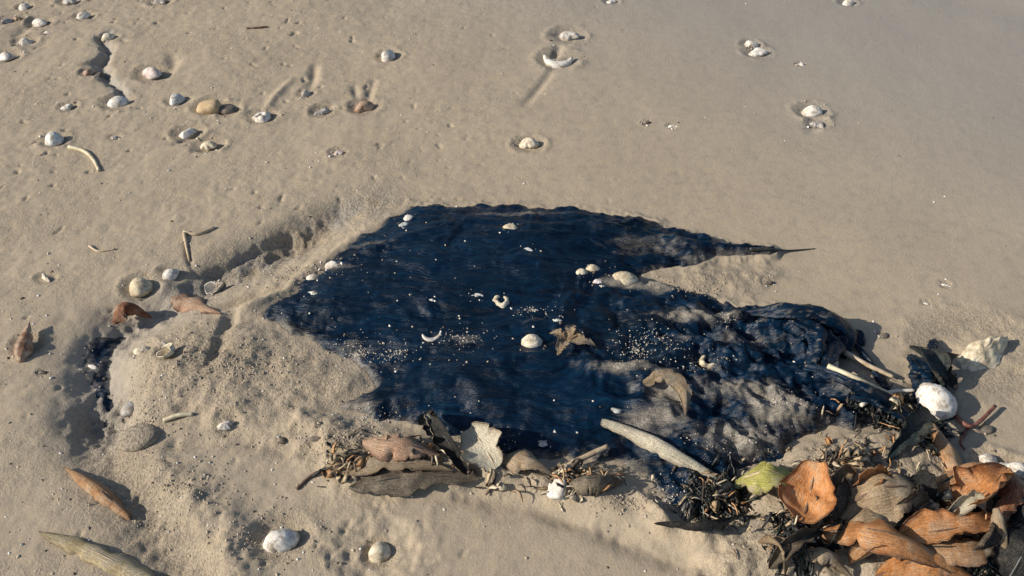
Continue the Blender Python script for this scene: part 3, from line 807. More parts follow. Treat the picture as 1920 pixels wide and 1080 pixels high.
def ring(w, asp, hr, seed):
    rr = random.Random(seed)
    S = 30
    prof = [(1.0, 0.0), (0.93, 0.35), (0.80, 0.78), (0.64, 1.0), (0.48, 0.92), (0.40, 0.62), (0.42, 0.2), (0.55, -0.05)]
    ph = [rr.uniform(0, 6.28) for _ in range(4)]
    V, F = [], []
    for k in range(S):
        th = 2 * math.pi * k / S
        j = 1 + 0.09 * math.sin(2 * th + ph[0]) + 0.06 * math.sin(3 * th + ph[1]) + 0.05 * math.sin(7 * th + ph[2])
        hj = 1 + 0.35 * math.sin(th + ph[3]) + 0.15 * math.sin(4 * th)
        for r, z in prof:
            V.append((w / 2 * r * j * math.cos(th), w * asp / 2 * r * j * math.sin(th), w * hr * z * 0.62 * hj))
    n = len(prof)
    for k in range(S):
        for i in range(n):
            F.append((k * n + i, ((k + 1) % S) * n + i, ((k + 1) % S) * n + (i + 1) % n, k * n + (i + 1) % n))
    return V, F

def crescent(w, asp, hr, seed):
    """worn shell margin: a curved horn, fat in the middle, thin at the ends"""
    pts, rad = [], []
    for i in range(17):
        t = i / 16; a = math.pi * (1.08 + 0.84 * t)
        pts.append((w * 0.52 * math.cos(a), w * asp * 0.95 * math.sin(a) + w * asp * 0.55, 0.10 * w + 0.10 * w * (abs(2 * t - 1)) ** 2))
        rad.append(w * 0.135 * (0.22 + math.sin(math.pi * min(max(t, 0.02), 0.98)) ** 0.8))
    return tube(pts, rad, 10, 0.08, seed)

def whelk(w, asp, hr, seed):
    """coiled cone shell lying on its side along +y: whorls with sutures and a lip"""
    S, Rn = 24, 34
    V, F = [], []
    L = w * asp
    for i in range(Rn + 1):
        t = i / Rn
        r = w * 0.46 * (math.sin(math.pi * min(0.5, t * 0.9 + 0.08)) if t < 0.3 else 1.0) * (1 - max(0, t - 0.22) / 0.80) ** 0.85
        r *= 1 - 0.10 * abs(math.sin(t * 15)) ** 6
        for k in range(S):
            th = 2 * math.pi * k / S
            rk = r * (1 + 0.05 * math.cos(9 * th + t * 9) - 0.09 * abs(math.sin((t * 15 + th / 2))) ** 8)
            V.append((rk * math.cos(th), L * (t - 0.45), w * 0.34 + rk * 0.9 * math.sin(th)))
    for i in range(Rn):
        for k in range(S):
            F.append((i * S + k, i * S + (k + 1) % S, (i + 1) * S + (k + 1) % S, (i + 1) * S + k))
    V.append((0, L * -0.46, w * 0.3)); V.append((0, L * 0.58, w * 0.34))
    for k in range(S):
        F.append((len(V) - 2, (k + 1) % S, k)); F.append((len(V) - 1, Rn * S + k, Rn * S + (k + 1) % S))
    return V, F

def fold(pts, w0, w1, seed, label=None):
    W = [hit(*q[:2]) for q in pts]
    k = mpp(W[0])
    for i, q in enumerate(pts): W[i][2] += q[2]
    n = 40; sp_ = spline(W, n); rr = random.Random(seed)
    V, F = [], []
    S = 20
    ph = [rr.uniform(0, 6.28) for _ in range(4)]
    for i in range(n):
        t = i / (n - 1)
        tg = Vector(sp_[min(i + 1, n - 1)] - sp_[max(i - 1, 0)]).normalized()
        sd = tg.cross(Vector((0, 0, 1))).normalized(); u = sd.cross(tg)
        r = (w0 + (w1 - w0) * t) * k / 2 * max(0.12, math.sin(math.pi * min(1, max(0, t * 0.94 + 0.03))) ** 0.4)
        for q in range(S):
            a = 2 * math.pi * q / S
            rk = r * (1 + 0.30 * math.sin(3 * a + 5 * t + ph[0]) + 0.16 * math.sin(5 * a - 11 * t + ph[1]) + 0.12 * math.sin(2 * a + 23 * t + ph[2]) + 0.08 * rr.uniform(-1, 1))
            V.append(Vector(sp_[i]) + sd * (rk * math.cos(a)) + u * (0.62 * rk * math.sin(a)))
    for i in range(n - 1):
        for q in range(S): F.append((i * S + q, i * S + (q + 1) % S, (i + 1) * S + (q + 1) % S, (i + 1) * S + q))
    F.append(tuple(range(S))); F.append(tuple((n - 1) * S + q for q in range(S))[::-1])
    me = mesh_py('fold', V, F)
    at = me.attributes.new('sandy', 'FLOAT', 'POINT'); at.data.foreach_set('value', [max(0, 0.16 + 0.2 * rr.uniform(-1, 1)) for _ in V])
    o = link('fold', me, CLOTH); under(o, garment)
    if label: o['label'] = label
fold([(1395, 590, .002), (1470, 588, .006), (1530, 596, .010), (1585, 632, .008), (1575, 672, .002)], 30, 34, 1, 'crumpled dark fold at the right end of the cloth')
fold([(1490, 606, .006), (1525, 632, .010), (1530, 672, .008), (1505, 722, .002)], 34, 30, 2)
fold([(1545, 628, .006), (1560, 655, .008), (1545, 690, .004)], 34, 26, 3)
fold([(1505, 690, .004), (1560, 705, .006), (1625, 735, .006), (1705, 775, .004)], 26, 30, 4, 'twisted dark strip of cloth reaching right to the white shell')
fold([(1590, 742, .002), (1640, 756, .006), (1700, 790, .004), (1730, 815, .002)], 30, 30, 5)
fold([(1705, 672, .006), (1722, 705, .010), (1730, 740, .008), (1722, 790, .004)], 34, 40, 6, 'dark upright end of the cloth beside the white oval shell')
fold([(1592, 640, .003), (1622, 672, .005), (1650, 715, .003), (1668, 742, .001)], 12, 16, 8)
fold([(1560, 640, .004), (1602, 628, .005), (1618, 650, .002)], 14, 18, 9)
fold([(1720, 800, .003), (1690, 832, .006), (1664, 868, .001)], 20, 14, 10)
fold([(1760, 690, .003), (1745, 660, .008), (1752, 640, .004)], 18, 14, 11)
fold([(1790, 705, .002), (1755, 705, .006), (1725, 730, .004)], 26, 34, 7)
NAMES = {'clam': 'clam_shell', 'frag': 'shell_fragment', 'round': 'cockle_shell', 'cup': 'upturned_shell', 'ring': 'ring_shell', 'crescent': 'crescent_shell',
         'whelk': 'whelk_shell', 'pebble': 'pebble', 'stone': 'stone', 'block': 'shell_block', 'oyster': 'oyster_shell', 'clump': 'sand_lump'}
CATS = {'pebble': 'pebble', 'stone': 'stone', 'clump': 'sand lump'}
for n, s in enumerate(SHELLS):
    kind, px, py, wpx, asp, hr, yaw, tilt, mat, label = s
    p = hit(px, py)
    w = wpx * mpp(p)
    sink = 0.10
    if kind == 'clam': V, F = valve(w, asp, hr * 1.25, n, 16 + n % 8)
    elif kind == 'round': V, F = valve(w, asp, hr * 1.3, n, 22, egg=0.05, umbo=0.15)
    elif kind == 'frag': V, F = valve(w * 0.95, asp * 1.1, hr * 1.1, n, 12, frag=True, umbo=0.1)
    elif kind == 'cup': V, F = valve(w, asp, hr * 1.4, n, 16, frag=(n % 2 == 0), up=True)
    elif kind == 'oyster':
        V, F = valve(w, asp, hr * 0.9, n, 9, egg=0.05, umbo=0.0)
        V = [(x, y * (1.15 - 0.75 * max(0, x / (w / 2)) ** 1.3) + 0.06 * w * math.sin(3.1 * x / w) + 0.012 * w * math.sin(40 * x / w), z * (1 + 0.5 * math.sin(9 * y / w + 2 * x / w)) + 0.05 * w * (x / w + 0.5)) for x, y, z in V]
    elif kind == 'pebble': V, F = ball(w, asp, hr, n)
    elif kind == 'stone': V, F = ball(w, asp, hr, n, 0.85, 0.06)
    elif kind == 'block': V, F = ball(w, asp, hr, n, 0.9, 0.07)
    elif kind == 'clump': V, F = ball(w, asp, hr, n, 0.0, 0.16); sink = 0.10
    elif kind == 'ring': V, F = ring(w, asp * 1.15, hr, n)
    elif kind == 'crescent': V, F = crescent(w, asp, hr, n)
    elif kind == 'whelk': V, F = whelk(w, asp, hr, n)
    m = SAND if mat == 'SAND' else M[MAPM.get(mat, mat)]
    o = link(NAMES[kind], mesh_py(NAMES[kind], V, F), m)
    o.location = (p[0], p[1], p[2] - sink * w)
    jr = random.Random(n * 7 + 1); tilt = (tilt[0] + jr.uniform(-12, 12), tilt[1] + jr.uniform(-10, 8))
    o.rotation_euler = (math.radians(tilt[0]), math.radians(tilt[1]), math.radians(yaw))
    if label.startswith('big smooth white oval'): o.location.z += 0.014; o.location.y -= 0.010   # rests on the knotted folds
    if kind == 'crescent': o.rotation_euler.x = math.radians(18)
    if mat == 'SAND':
        for nm, val in (('loose', 0.9), ('damp_shade', 0.25)):
            at = o.data.attributes.new(nm, 'FLOAT', 'POINT'); at.data.foreach_set('value', [val] * len(o.data.vertices))
    oncloth = sample(dC, p[0], p[1]) > 0.0
    tag(o, label, CATS.get(kind, 'shell'), 'pebbles on the beach' if kind in CATS and kind != 'clump' else (None if kind == 'clump' else ('shells lying on the cloth' if oncloth else 'shells scattered on the sand')))

def leaf(pts, wpx, mat, label, name='dead_leaf', cat='leaf', cup=0.5, roll=0.0, arch=0.01, lift=0.004, shape=1.0, ruffle=0.12, rib=True, seed=0, blunt=False, ragged=1.0, group='dead leaves in the heap', parent=None, zoff=None):
    """leaf through photo pixels: blade with real thickness, curved across and along, plus a midrib"""
    rr = random.Random(seed + 100)
    W = [hit(*q[:2]) for q in pts]
    for i, q in enumerate(pts):
        W[i][2] += lift + (q[2] if len(q) > 2 else 0.0)
    k = mpp(W[0]); w = wpx * k
    NL, NW = 36, 10
    sp_ = spline(W, NL + 1)
    org = W[0].copy()
    ph = [rr.uniform(0, 6.28) for _ in range(4)]
    rag = [[1.0] * (NL + 1) for _ in range(2)]
    for sd in (0, 1):
        for _ in range(5):
            c_, wd_, dp_ = rr.uniform(0.05, 0.98), rr.uniform(0.015, 0.07), rr.uniform(0.12, 0.55) * ragged
            for i in range(NL + 1):
                rag[sd][i] *= 1 - dp_ * max(0.0, 1 - abs(i / NL - c_) / wd_)
        for i in range(NL + 1): rag[sd][i] *= 1 - 0.10 * ragged * rr.random()
    twist = rr.uniform(-14, 14)
    V, UV = [], []
    mid = []
    up0 = Vector((0, 0, 1))
    for i in range(NL + 1):
        t = i / NL
        c = Vector(sp_[i]) - Vector(org); c.z += arch * math.sin(math.pi * t)
        tg = Vector(sp_[min(i + 1, NL)] - sp_[max(i - 1, 0)]).normalized()
        side = tg.cross(up0).normalized()
        nrm = side.cross(tg).normalized()
        rot = Matrix.Rotation(math.radians(roll + twist * (t - 0.5) * 2), 3, tg)
        side, nrm = rot @ side, rot @ nrm
        if blunt: hw = (max(0.02, math.sin(math.pi * min(1, t * 0.92 + 0.05))) ** 0.45)
        else: hw = max(0.015, (math.sin(math.pi * t ** (0.75 * shape))) ** 0.8)
        hw *= w / 2 * (1 + 0.10 * math.sin(7 * t + ph[0]) + 0.05 * math.sin(17 * t + ph[1]))
        for j in range(NW + 1):
            s = -1 + 2 * j / NW
            zz = cup * hw * (abs(s) ** 1.7) + ruffle * hw * math.sin(9 * t + ph[2] + s * 1.2) * abs(s) ** 1.5
            xx = s * hw * math.cos(min(1.2, abs(cup)) * abs(s) * 0.7) * (1 - (1 - rag[0 if s < 0 else 1][i]) * abs(s) ** 1.2)
            zz += 0.05 * hw * math.sin(5 * t * 3 + 4 * s + ph[3])
            V.append(c + side * xx + nrm * zz)
            UV.append((t, j / NW))
        mid.append(c - nrm * 0.0003)
    th = 0.0006
    base = len(V)
    nr = []
    for i in range(NL + 1):
        for j in range(NW + 1):
            a = V[min(i + 1, NL) * (NW + 1) + j] - V[max(i - 1, 0) * (NW + 1) + j]
            b = V[i * (NW + 1) + min(j + 1, NW)] - V[i * (NW + 1) + max(j - 1, 0)]
            nr.append(b.cross(a).normalized() if b.cross(a).length > 1e-12 else Vector((0, 0, 1)))
    V += [V[q] + nr[q] * th for q in range(base)]
    UV += UV
    F = []
    for i in range(NL):
        for j in range(NW):
            a, b, c, d = i * (NW + 1) + j, i * (NW + 1) + j + 1, (i + 1) * (NW + 1) + j + 1, (i + 1) * (NW + 1) + j
            F.append((a, b, c, d)); F.append((base + a, base + d, base + c, base + b))
    def bord(a, b): F.append((a, base + a, base + b, b))
    for i in range(NL):
        bord(i * (NW + 1), (i + 1) * (NW + 1)); bord((i + 1) * (NW + 1) + NW, i * (NW + 1) + NW)
    for j in range(NW):
        bord(j + 1, j); bord(NL * (NW + 1) + j, NL * (NW + 1) + j + 1)
    me = mesh_py('blade', V, F)
    uvl = me.uv_layers.new(name='UVMap')
    li = np.empty(len(me.loops), np.int32); me.loops.foreach_get('vertex_index', li)
    uvl.data.foreach_set('uv', np.array(UV, np.float32)[li].ravel())
    if parent is None:
        root = empty(name, org); tag(root, label, cat, group)
    else:
        root = parent
    o = link('blade', me, M[mat], root)
    if parent is not None: o.location = Vector(org) - Vector(parent.location)
    if rib:
        rV, rF = tube(mid[:-1], [0.0016 * (1 - 0.75 * i / NL) * max(0.5, w / 0.05) for i in range(NL)], 6)
        r = link('midrib', mesh_py('midrib', rV, rF), M['twig' if mat in ('orange', 'rust', 'peach', 'tan') else ('stalk' if mat in ('bleached', 'straw', 'olive') else 'weed')], o)
    return root

def stick(name, pts, w0, w1, mat, label, cat='twig', n=24, seg=8, lift=None, jit=0.12, joints=0, branches=(), group=None, part='stem'):
    W = [hit(*q[:2]) for q in pts]
    k = mpp(W[0]); r0, r1 = w0 * k / 2, w1 * k / 2
    for i, q in enumerate(pts):
        W[i][2] += (r0 * 0.6 if lift is None else lift) + (q[2] if len(q) > 2 else 0)
    sp_ = spline(W, n); org = W[0].copy()
    rad = []
    for i in range(n):
        t = i / (n - 1); r = r0 + (r1 - r0) * t
        if joints:
            f = (t * joints) % 1.0
            r *= 1 + 0.16 * math.exp(-((min(f, 1 - f)) / 0.08) ** 2)
        rad.append(r)
    V, F = tube([q - org for q in sp_], rad, seg, jit, len(label))
    if branches or joints:
        root = empty(name, org)
        link(part, mesh_py(part, V, F), M[mat], root)
        for b in branches:
            B = [hit(*q[:2]) for q in b]
            for i, q in enumerate(b): B[i][2] += r1 + (q[2] if len(q) > 2 else 0)
            V, F = tube([q - org for q in spline(B, 10)], [r1 * (1.1 - 0.6 * i / 9) for i in range(10)], 6, jit, 3)
            link('branch', mesh_py('branch', V, F), M[mat], root)
        if joints:
            for q in range(1, joints):
                i = min(n - 2, max(1, round(q / joints * (n - 1))))
                a, b = Vector(sp_[i - 1] - org), Vector(sp_[i + 1] - org)
                c = (a + b) / 2; dv = (b - a).normalized()
                V, F = tube([c - dv * 0.0022, c - dv * 0.0012, c + dv * 0.0012, c + dv * 0.0022], [rad[i] * 1.0, rad[i] * 1.14, rad[i] * 1.14, rad[i] * 1.0], 10)
                link('joint', mesh_py('joint', V, F), M[mat], root)
        o = root
    else:
        o = link(name, mesh_py(name, V, F), M[mat]); o.location = org
    tag(o, label, cat, group)
    return o

# ------------------------------------------------------------------ leaves, reeds, twigs
leaf([(247, 976), (185, 922, .002), (124, 880)], 50, 'tanorange', 'orange brown curled leaf blade lying alone at the lower left', cup=-1.2, roll=0, arch=.004, lift=.005, ragged=.9, group=None, seed=1)
leaf([(310, 1110), (180, 1040, .002), (76, 1000)], 56, 'straw', 'long straw yellow leaf in the bottom left corner', cup=-0.6, roll=0, arch=.003, lift=.004, ragged=.9, group=None, seed=2)
leaf([(214, 616), (248, 604, .012), (290, 606)], 44, 'rust', 'rusty brown curled leaf on the rim of the left scour', cup=-0.9, roll=0, arch=.016, lift=.012, group=None, seed=3)
leaf([(322, 560), (360, 572), (415, 590)], 52, 'peach', 'peach coloured leaf half sunk at the foot of the gully', cup=-0.4, roll=-8, arch=.006, lift=.002, group=None, seed=4)
leaf([(682, 832, .004), (750, 850, .010), (824, 862, .006)], 72, 'peach', 'pinkish orange leaf above the flat grey brown leaf', cup=-0.4, roll=-10, arch=.010, seed=5)
leaf([(655, 918), (770, 905, .003), (905, 900)], 62, 'greybrown', 'long flat grey brown leaf below the cloth', cup=-0.25, roll=6, arch=.006, seed=6)
leaf([(640, 890), (740, 882, .003), (850, 886)], 40, 'tan', 'dull tan leaf lying across the top of the flat grey brown one', cup=0.2, roll=6, arch=.008, seed=7)
leaf([(802, 786, .012), (835, 842, .012), (890, 905)], 52, 'dark', 'dark pointed leaf with a pale edge reaching onto the cloth', cup=0.9, roll=35, arch=.012, seed=8)
leaf([(800, 790, .014), (812, 825, .016), (838, 860, .01)], 20, 'bleached', 'narrow pale leaf sliver along the dark pointed leaf', cup=0.4, roll=-20, arch=.006, rib=False, seed=9)
leaf([(930, 882), (905, 855, .01), (880, 818, .012)], 88, 'bleached', 'broad cream torn leaf right of the dark pointed leaf', cup=0.45, roll=-25, arch=.012, blunt=True, ruffle=.22, ragged=.45, seed=10)
leaf([(935, 862), (985, 875, .008), (1045, 900)], 56, 'tan', 'crinkled tan leaf left of the white shell block', cup=-0.5, roll=-14, arch=.012, ruffle=.3, seed=11)
leaf([(1065, 905), (1110, 915, .008), (1170, 905)], 58, 'greybrown', 'grey rolled leaf right of the white shell block', cup=-1.1, roll=0, arch=.010, seed=12)
leaf([(610, 850), (650, 858, .003), (690, 846)], 18, 'straw', 'pale straw strip left of the pinkish orange leaf', cup=0.3, roll=0, arch=.004, rib=False, group=None, seed=13)
stick('twig', [(556, 918), (585, 893), (612, 882), (640, 880)], 7, 8, 'twig', 'dark bent twig left of the flat grey brown leaf')
stick('pale_stick', [(1035, 895), (1085, 872, .008), (1138, 848, .010)], 15, 11, 'stalk', 'pale straight stick lying from the white block to the cloth')
leaf([(1128, 792, .003), (1190, 818, .005), (1260, 852, .005), (1362, 905, -.004)], 40, 'bleached', 'thick pale rolled reed blade lying aslant over the cloth', name='reed', cat='reed', cup=-1.1, arch=.004, blunt=True, ragged=.8, rib=False, group=None, seed=41)
leaf([(1205, 722), (1240, 712, .006), (1280, 735, .006), (1285, 782)], 40, 'tan', 'curled straw coloured leaf bent like a hook on the cloth', cup=-0.3, roll=0, arch=.002, lift=.003, ruffle=.3, rib=False, group=None, seed=14)
# star shaped leaf on the cloth
c = hit(1062, 645)
star = empty('lobed_leaf', c); tag(star, 'beige star-shaped leaf with spread lobes beside the largest oval shell', 'leaf')
for tp, wd in (((1118, 656), 26), ((1075, 615), 24), ((1030, 630), 22), ((1045, 672), 28), ((1095, 632), 18)):
    leaf([(1062, 645, .004), ((1062 + tp[0]) / 2, (645 + tp[1]) / 2, .006), (*tp, .002)], wd, 'tan', '', cup=0.35, arch=.003, rib=False, seed=tp[0], parent=star)
leaf([(1378, 908, .004), (1430, 908, .014), (1490, 905, .004)], 84, 'olive', 'yellow green leaf left of the round orange leaf', cup=-0.25, roll=-12, arch=.010, blunt=True, seed=15)
leaf([(1500, 990), (1512, 945, .006), (1522, 892, .016)], 112, 'orange', 'round bright orange cupped leaf in the heap', cup=0.55, roll=-16, arch=-.006, lift=.012, blunt=True, ragged=.2, seed=16)
leaf([(1545, 985), (1560, 940, .012), (1575, 905, .014)], 50, 'greybrown', 'brown leaf edge standing right of the round orange leaf', cup=0.8, roll=45, arch=.006, seed=17)
leaf([(1560, 965), (1650, 945, .018), (1745, 935)], 116, 'tan', 'large dull brown leaf across the middle of the heap', cup=-0.4, roll=4, arch=.016, seed=18)
leaf([(1565, 1005), (1620, 992, .014), (1690, 990)], 56, 'tan', 'wrinkled beige leaf below the large dull brown leaf', cup=-0.5, roll=-6, arch=.012, seed=19)
leaf([(1535, 1002), (1650, 1030, .014), (1820, 1092)], 84, 'orange', 'long orange leaf running to the bottom edge of the heap', cup=-0.35, roll=-14, arch=.018, seed=20)
leaf([(1680, 1012), (1790, 1014, .016), (1898, 985)], 88, 'orange', 'orange leaf lying below the dark wet stone', cup=0.5, roll=-14, arch=.010, seed=21)
leaf([(1690, 1030), (1790, 1045, .010), (1885, 1030)], 76, 'tanorange', 'ochre brown leaf under the lower orange leaf', cup=-0.4, roll=-8, arch=.010, seed=22)
leaf([(1738, 926), (1800, 912, .020), (1872, 906, .02)], 76, 'tanorange', 'rusty leaf at the foot of the dry stalk', cup=-0.8, roll=-10, arch=.018, seed=23)
leaf([(1790, 965), (1835, 945, .02), (1868, 905, .03)], 104, 'orange', 'rolled orange brown leaf hanging below the rusty leaf', cup=0.8, roll=-25, arch=.010, seed=24)
leaf([(1862, 902, .03), (1872, 950, .022), (1850, 1005)], 60, 'rust', 'dark brown leaf edge at the right of the heap', cup=-0.8, roll=20, arch=.012, seed=25)
leaf([(1440, 1070), (1480, 1035, .010), (1545, 1000)], 40, 'greybrown', 'grey folded leaf at the lower left of the heap', cup=1.0, roll=20, arch=.010, seed=26)
leaf([(1420, 1020), (1455, 1045, .008), (1470, 1085)], 34, 'tan', 'tan leaf scrap left of the grey folded leaf', cup=0.8, roll=-25, arch=.010, seed=27)
leaf([(1500, 1040), (1545, 1055, .008), (1600, 1090)], 44, 'tan', 'tan leaf at the bottom edge between grey and orange leaves', cup=-0.6, roll=-10, arch=.010, seed=28)
leaf([(1640, 1085), (1730, 1068, .010), (1830, 1090)], 74, 'orange', 'rust brown leaf at the bottom edge below the olive one', cup=-0.6, roll=0, arch=.014, seed=29)
leaf([(1886, 905, .008), (1908, 960, .018), (1925, 1035, .01)], 120, 'dark', 'black wet leaf at the right edge of the heap', cup=-0.4, roll=12, arch=.010, seed=30)
leaf([(1880, 1100, .012), (1905, 1050, .018), (1935, 990, .012)], 110, 'dark', 'black wet leaf in the bottom right corner', cup=-0.4, roll=10, arch=.010, seed=31)
leaf([(1738, 790, .012), (1700, 825, .012), (1660, 866)], 56, 'darkgreen', 'dark green pointed leaf below the big white oval shell', cup=0.6, roll=-18, arch=.010, group=None, seed=32)
leaf([(1700, 665, .012), (1735, 705, .014), (1770, 745)], 66, 'darkgreen', 'dark leaf left of the long bleached shell', cup=0.5, roll=-20, arch=.008, group=None, seed=33)
leaf([(1790, 735), (1755, 700, .010), (1795, 672, .004)], 40, 'dark', 'black leaf tip tucked against the bleached shell', cup=0.4, roll=-10, arch=.006, rib=False, group=None, seed=34)
leaf([(1736, 800, .008), (1768, 855, .010), (1808, 930, .004)], 62, 'tanorange', 'thick dry stalk leaning down into the leaf heap', name='dry_stalk', cat='stalk', cup=-0.9, arch=.004, blunt=True, ragged=.5, rib=False, group=None, seed=42)
leaf([(1850, 980, .028), (1866, 1030, .022), (1882, 1095, .012)], 34, 'tan', 'pale upright stalk near the bottom right corner', name='pale_stalk', cat='stalk', cup=-1.1, arch=.002, blunt=True, ragged=.5, rib=False, group=None, seed=43)
leaf([(1585, 935), (1625, 915, .016), (1668, 922, .008)], 44, 'orange', 'small orange curl above the large dull brown leaf', cup=1.0, roll=30, arch=.010, seed=51)
leaf([(1655, 975, .012), (1700, 960, .022), (1725, 930, .016)], 40, 'greybrown', 'dark curled leaf left of the dark wet stone', cup=1.0, roll=-40, arch=.008, seed=52)
leaf([(1590, 1062), (1640, 1050, .014), (1690, 1062)], 46, 'tanorange', 'ochre curl below the long orange leaf', cup=0.9, roll=-20, arch=.008, seed=53)
leaf([(1760, 985, .018), (1800, 968, .026), (1835, 975, .016)], 42, 'bleached', 'pale curled leaf between the dark stone and the rolled orange brown leaf', cup=0.9, roll=25, arch=.008, seed=54)
leaf([(1800, 1062, .010), (1830, 1030, .02), (1845, 1000, .022)], 44, 'greybrown', 'dark leaf standing left of the pale upright stalk', cup=0.9, roll=50, arch=.006, seed=55)
leaf([(1540, 930, .008), (1570, 908, .016), (1600, 905, .012)], 34, 'tan', 'tan curl right behind the round orange leaf', cup=1.0, roll=30, arch=.008, seed=56)
leaf([(1540, 1045, .006), (1562, 1020, .014), (1570, 990, .016)], 40, 'dark', 'black curled leaf filling a shaded gap left of the long orange leaf', cup=0.8, roll=40, arch=.006, seed=57)  # black colour imitates the shade between leaves
leaf([(1700, 905, .004), (1725, 925, .012), (1745, 950, .008)], 40, 'dark', 'black leaf scrap filling a shaded gap left of the rusty leaf', cup=0.6, roll=20, arch=.006, rib=False, seed=58)  # black scrap added for a dark gap in the heap
stick('straw', [(1548, 697, .010), (1600, 722, .012), (1668, 752, .010)], 10, 8, 'reed', 'pale straw lying along the twisted strip of cloth', cat='straw')
stick('straw', [(1580, 668, .006), (1620, 690, .006), (1672, 712, .004)], 11, 7, 'stalk', 'tan straw right of the crumpled fold, reaching the dark leaf', cat='straw')
stick('straw', [(1610, 770, .010), (1660, 748, .012), (1708, 742, .010)], 8, 7, 'bleachedreed', 'thin whitish straw crossing the seaweed strip', cat='straw')
stick('twine', [(1845, 895, .024), (1880, 935, .026), (1930, 990, .024)], 7, 6, 'reed', 'thin pale twine over the black leaf at right', cat='twine', n=60, jit=.5)
stick('red_twig', [(1782, 770), (1805, 800, .004), (1828, 800, .004), (1862, 768, .006)], 10, 6, 'redtwig', 'forked reddish twig right of the big white oval shell', branches=([(1815, 803), (1800, 830), (1808, 845)],))
stick('cord', [(1405, 470, .002), (1440, 470, .002), (1475, 473, .002), (1528, 467, -.001)], 7, 2, 'weed', 'thin dark cord trailing from the tapered tip of the cloth', cat='cord', n=30)
stick('straw', [(130, 277), (158, 285), (175, 300), (187, 322)], 8, 6, 'reed', 'curved pale straw below the round shell at far left', cat='straw')
stick('twig', [(402, 428), (370, 440), (345, 436)], 6, 7, 'stalk', 'small forked twig above the left gully', branches=([(347, 440), (350, 462), (356, 492)],))
stick('straw', [(168, 462), (185, 472), (216, 468)], 5, 4, 'stalk', 'short curved straw above the two dark left chips', cat='straw')
stick('straw', [(462, 54), (485, 53), (502, 51)], 4, 4, 'twig', 'short dark straw near the top left of centre', cat='straw')
stick('straw', [(308, 790), (335, 783, .003), (362, 778)], 9, 7, 'reed', 'yellow straw lying on the sand mound', cat='straw')
stick('straw', [(1600, 850, .006), (1612, 880, .008), (1622, 905, .004)], 10, 8, 'twig', 'dark upright straw above the large dull brown leaf', cat='straw')
stick('straw', [(1590, 908, .006), (1618, 902, .008), (1650, 908, .006)], 9, 8, 'reed', 'whitish straw at the top of the leaf heap', cat='straw')
stick('straw', [(1560, 872, .004), (1580, 890, .006), (1600, 912, .004)], 9, 7, 'stalk', 'tan straw left of the dark upright straw', cat='straw')
leaf([(1225, 985), (1320, 1000, .006), (1400, 965)], 22, 'dark', 'thin dark leaf edge below the weed at the heap', cup=0.3, roll=0, arch=.004, rib=False, group=None, seed=35)

# ------------------------------------------------------------------ seaweed clumps: tangles of short curled ribbons
def weed(px, py, rx, ry, n, hgt, label, mat='weed', seed=0):
    rr = random.Random(seed)
    c = hit(px, py); k = mpp(c)
    V, F = [], []
    for q in range(n):
        a, r = rr.uniform(0, 6.28), math.sqrt(rr.random())
        x = c[0] + rx * k * r * math.cos(a); y = c[1] + ry * k * 1.4 * r * math.sin(a)
        z0 = top(x, y) + rr.random() * hgt * (1 - r * 0.7)
        L = rr.uniform(0.012, 0.05); d = rr.gauss(-0.5, 0.9); w = rr.uniform(0.0006, 0.0019)
        b = len(V); m = 12
        cu = rr.uniform(-2.5, 2.5); el = rr.uniform(-0.9, 0.9); hz = z0 - top(x, y)
        px_, py_, pz_ = x - c[0], y - c[1], z0 - c[2]
        for i in range(m):
            dd = d + cu * i / m
            ww = w * (0.35 + math.sin(math.pi * (i + 0.4) / m))
            sx, sy = -math.sin(dd) * ww, math.cos(dd) * ww
            V.append((px_ + sx, py_ + sy, pz_ + rr.uniform(-1, 1) * .001)); V.append((px_ - sx, py_ - sy, pz_ + rr.uniform(-1, 1) * .002)); V.append((px_, py_, pz_ - 0.0014))
            px_ += math.cos(dd) * L / m; py_ += math.sin(dd) * L / m; pz_ = top(px_ + c[0], py_ + c[1]) - c[2] + hz + 0.004 * math.sin(el * 9 * i / m)
        for i in range(m - 1):
            o = b + i * 3
            for u, v in ((0, 1), (1, 2), (2, 0)):
                F.append((o + u, o + v, o + 3 + v, o + 3 + u))
    o = link('seaweed_clump', mesh_py('seaweed_clump', V, F), M[mat]); o.location = c
    tag(o, label, 'seaweed', 'dark seaweed tangles')
weed(1335, 925, 52, 34, 300, .005, 'dark seaweed tangle between the reed end and the yellow green leaf', seed=1)
weed(1715, 800, 44, 30, 220, .006, 'dark seaweed tangle under the big white oval shell', seed=2)
weed(1640, 752, 60, 16, 180, .005, 'dark seaweed strip along the right tail of the cloth', seed=3)
weed(1480, 1010, 44, 24, 140, .012, 'small seaweed tangle at the lower left of the leaf heap', seed=4)
weed(1835, 1060, 40, 24, 120, .014, 'seaweed tangle behind the pale upright stalk', seed=5)

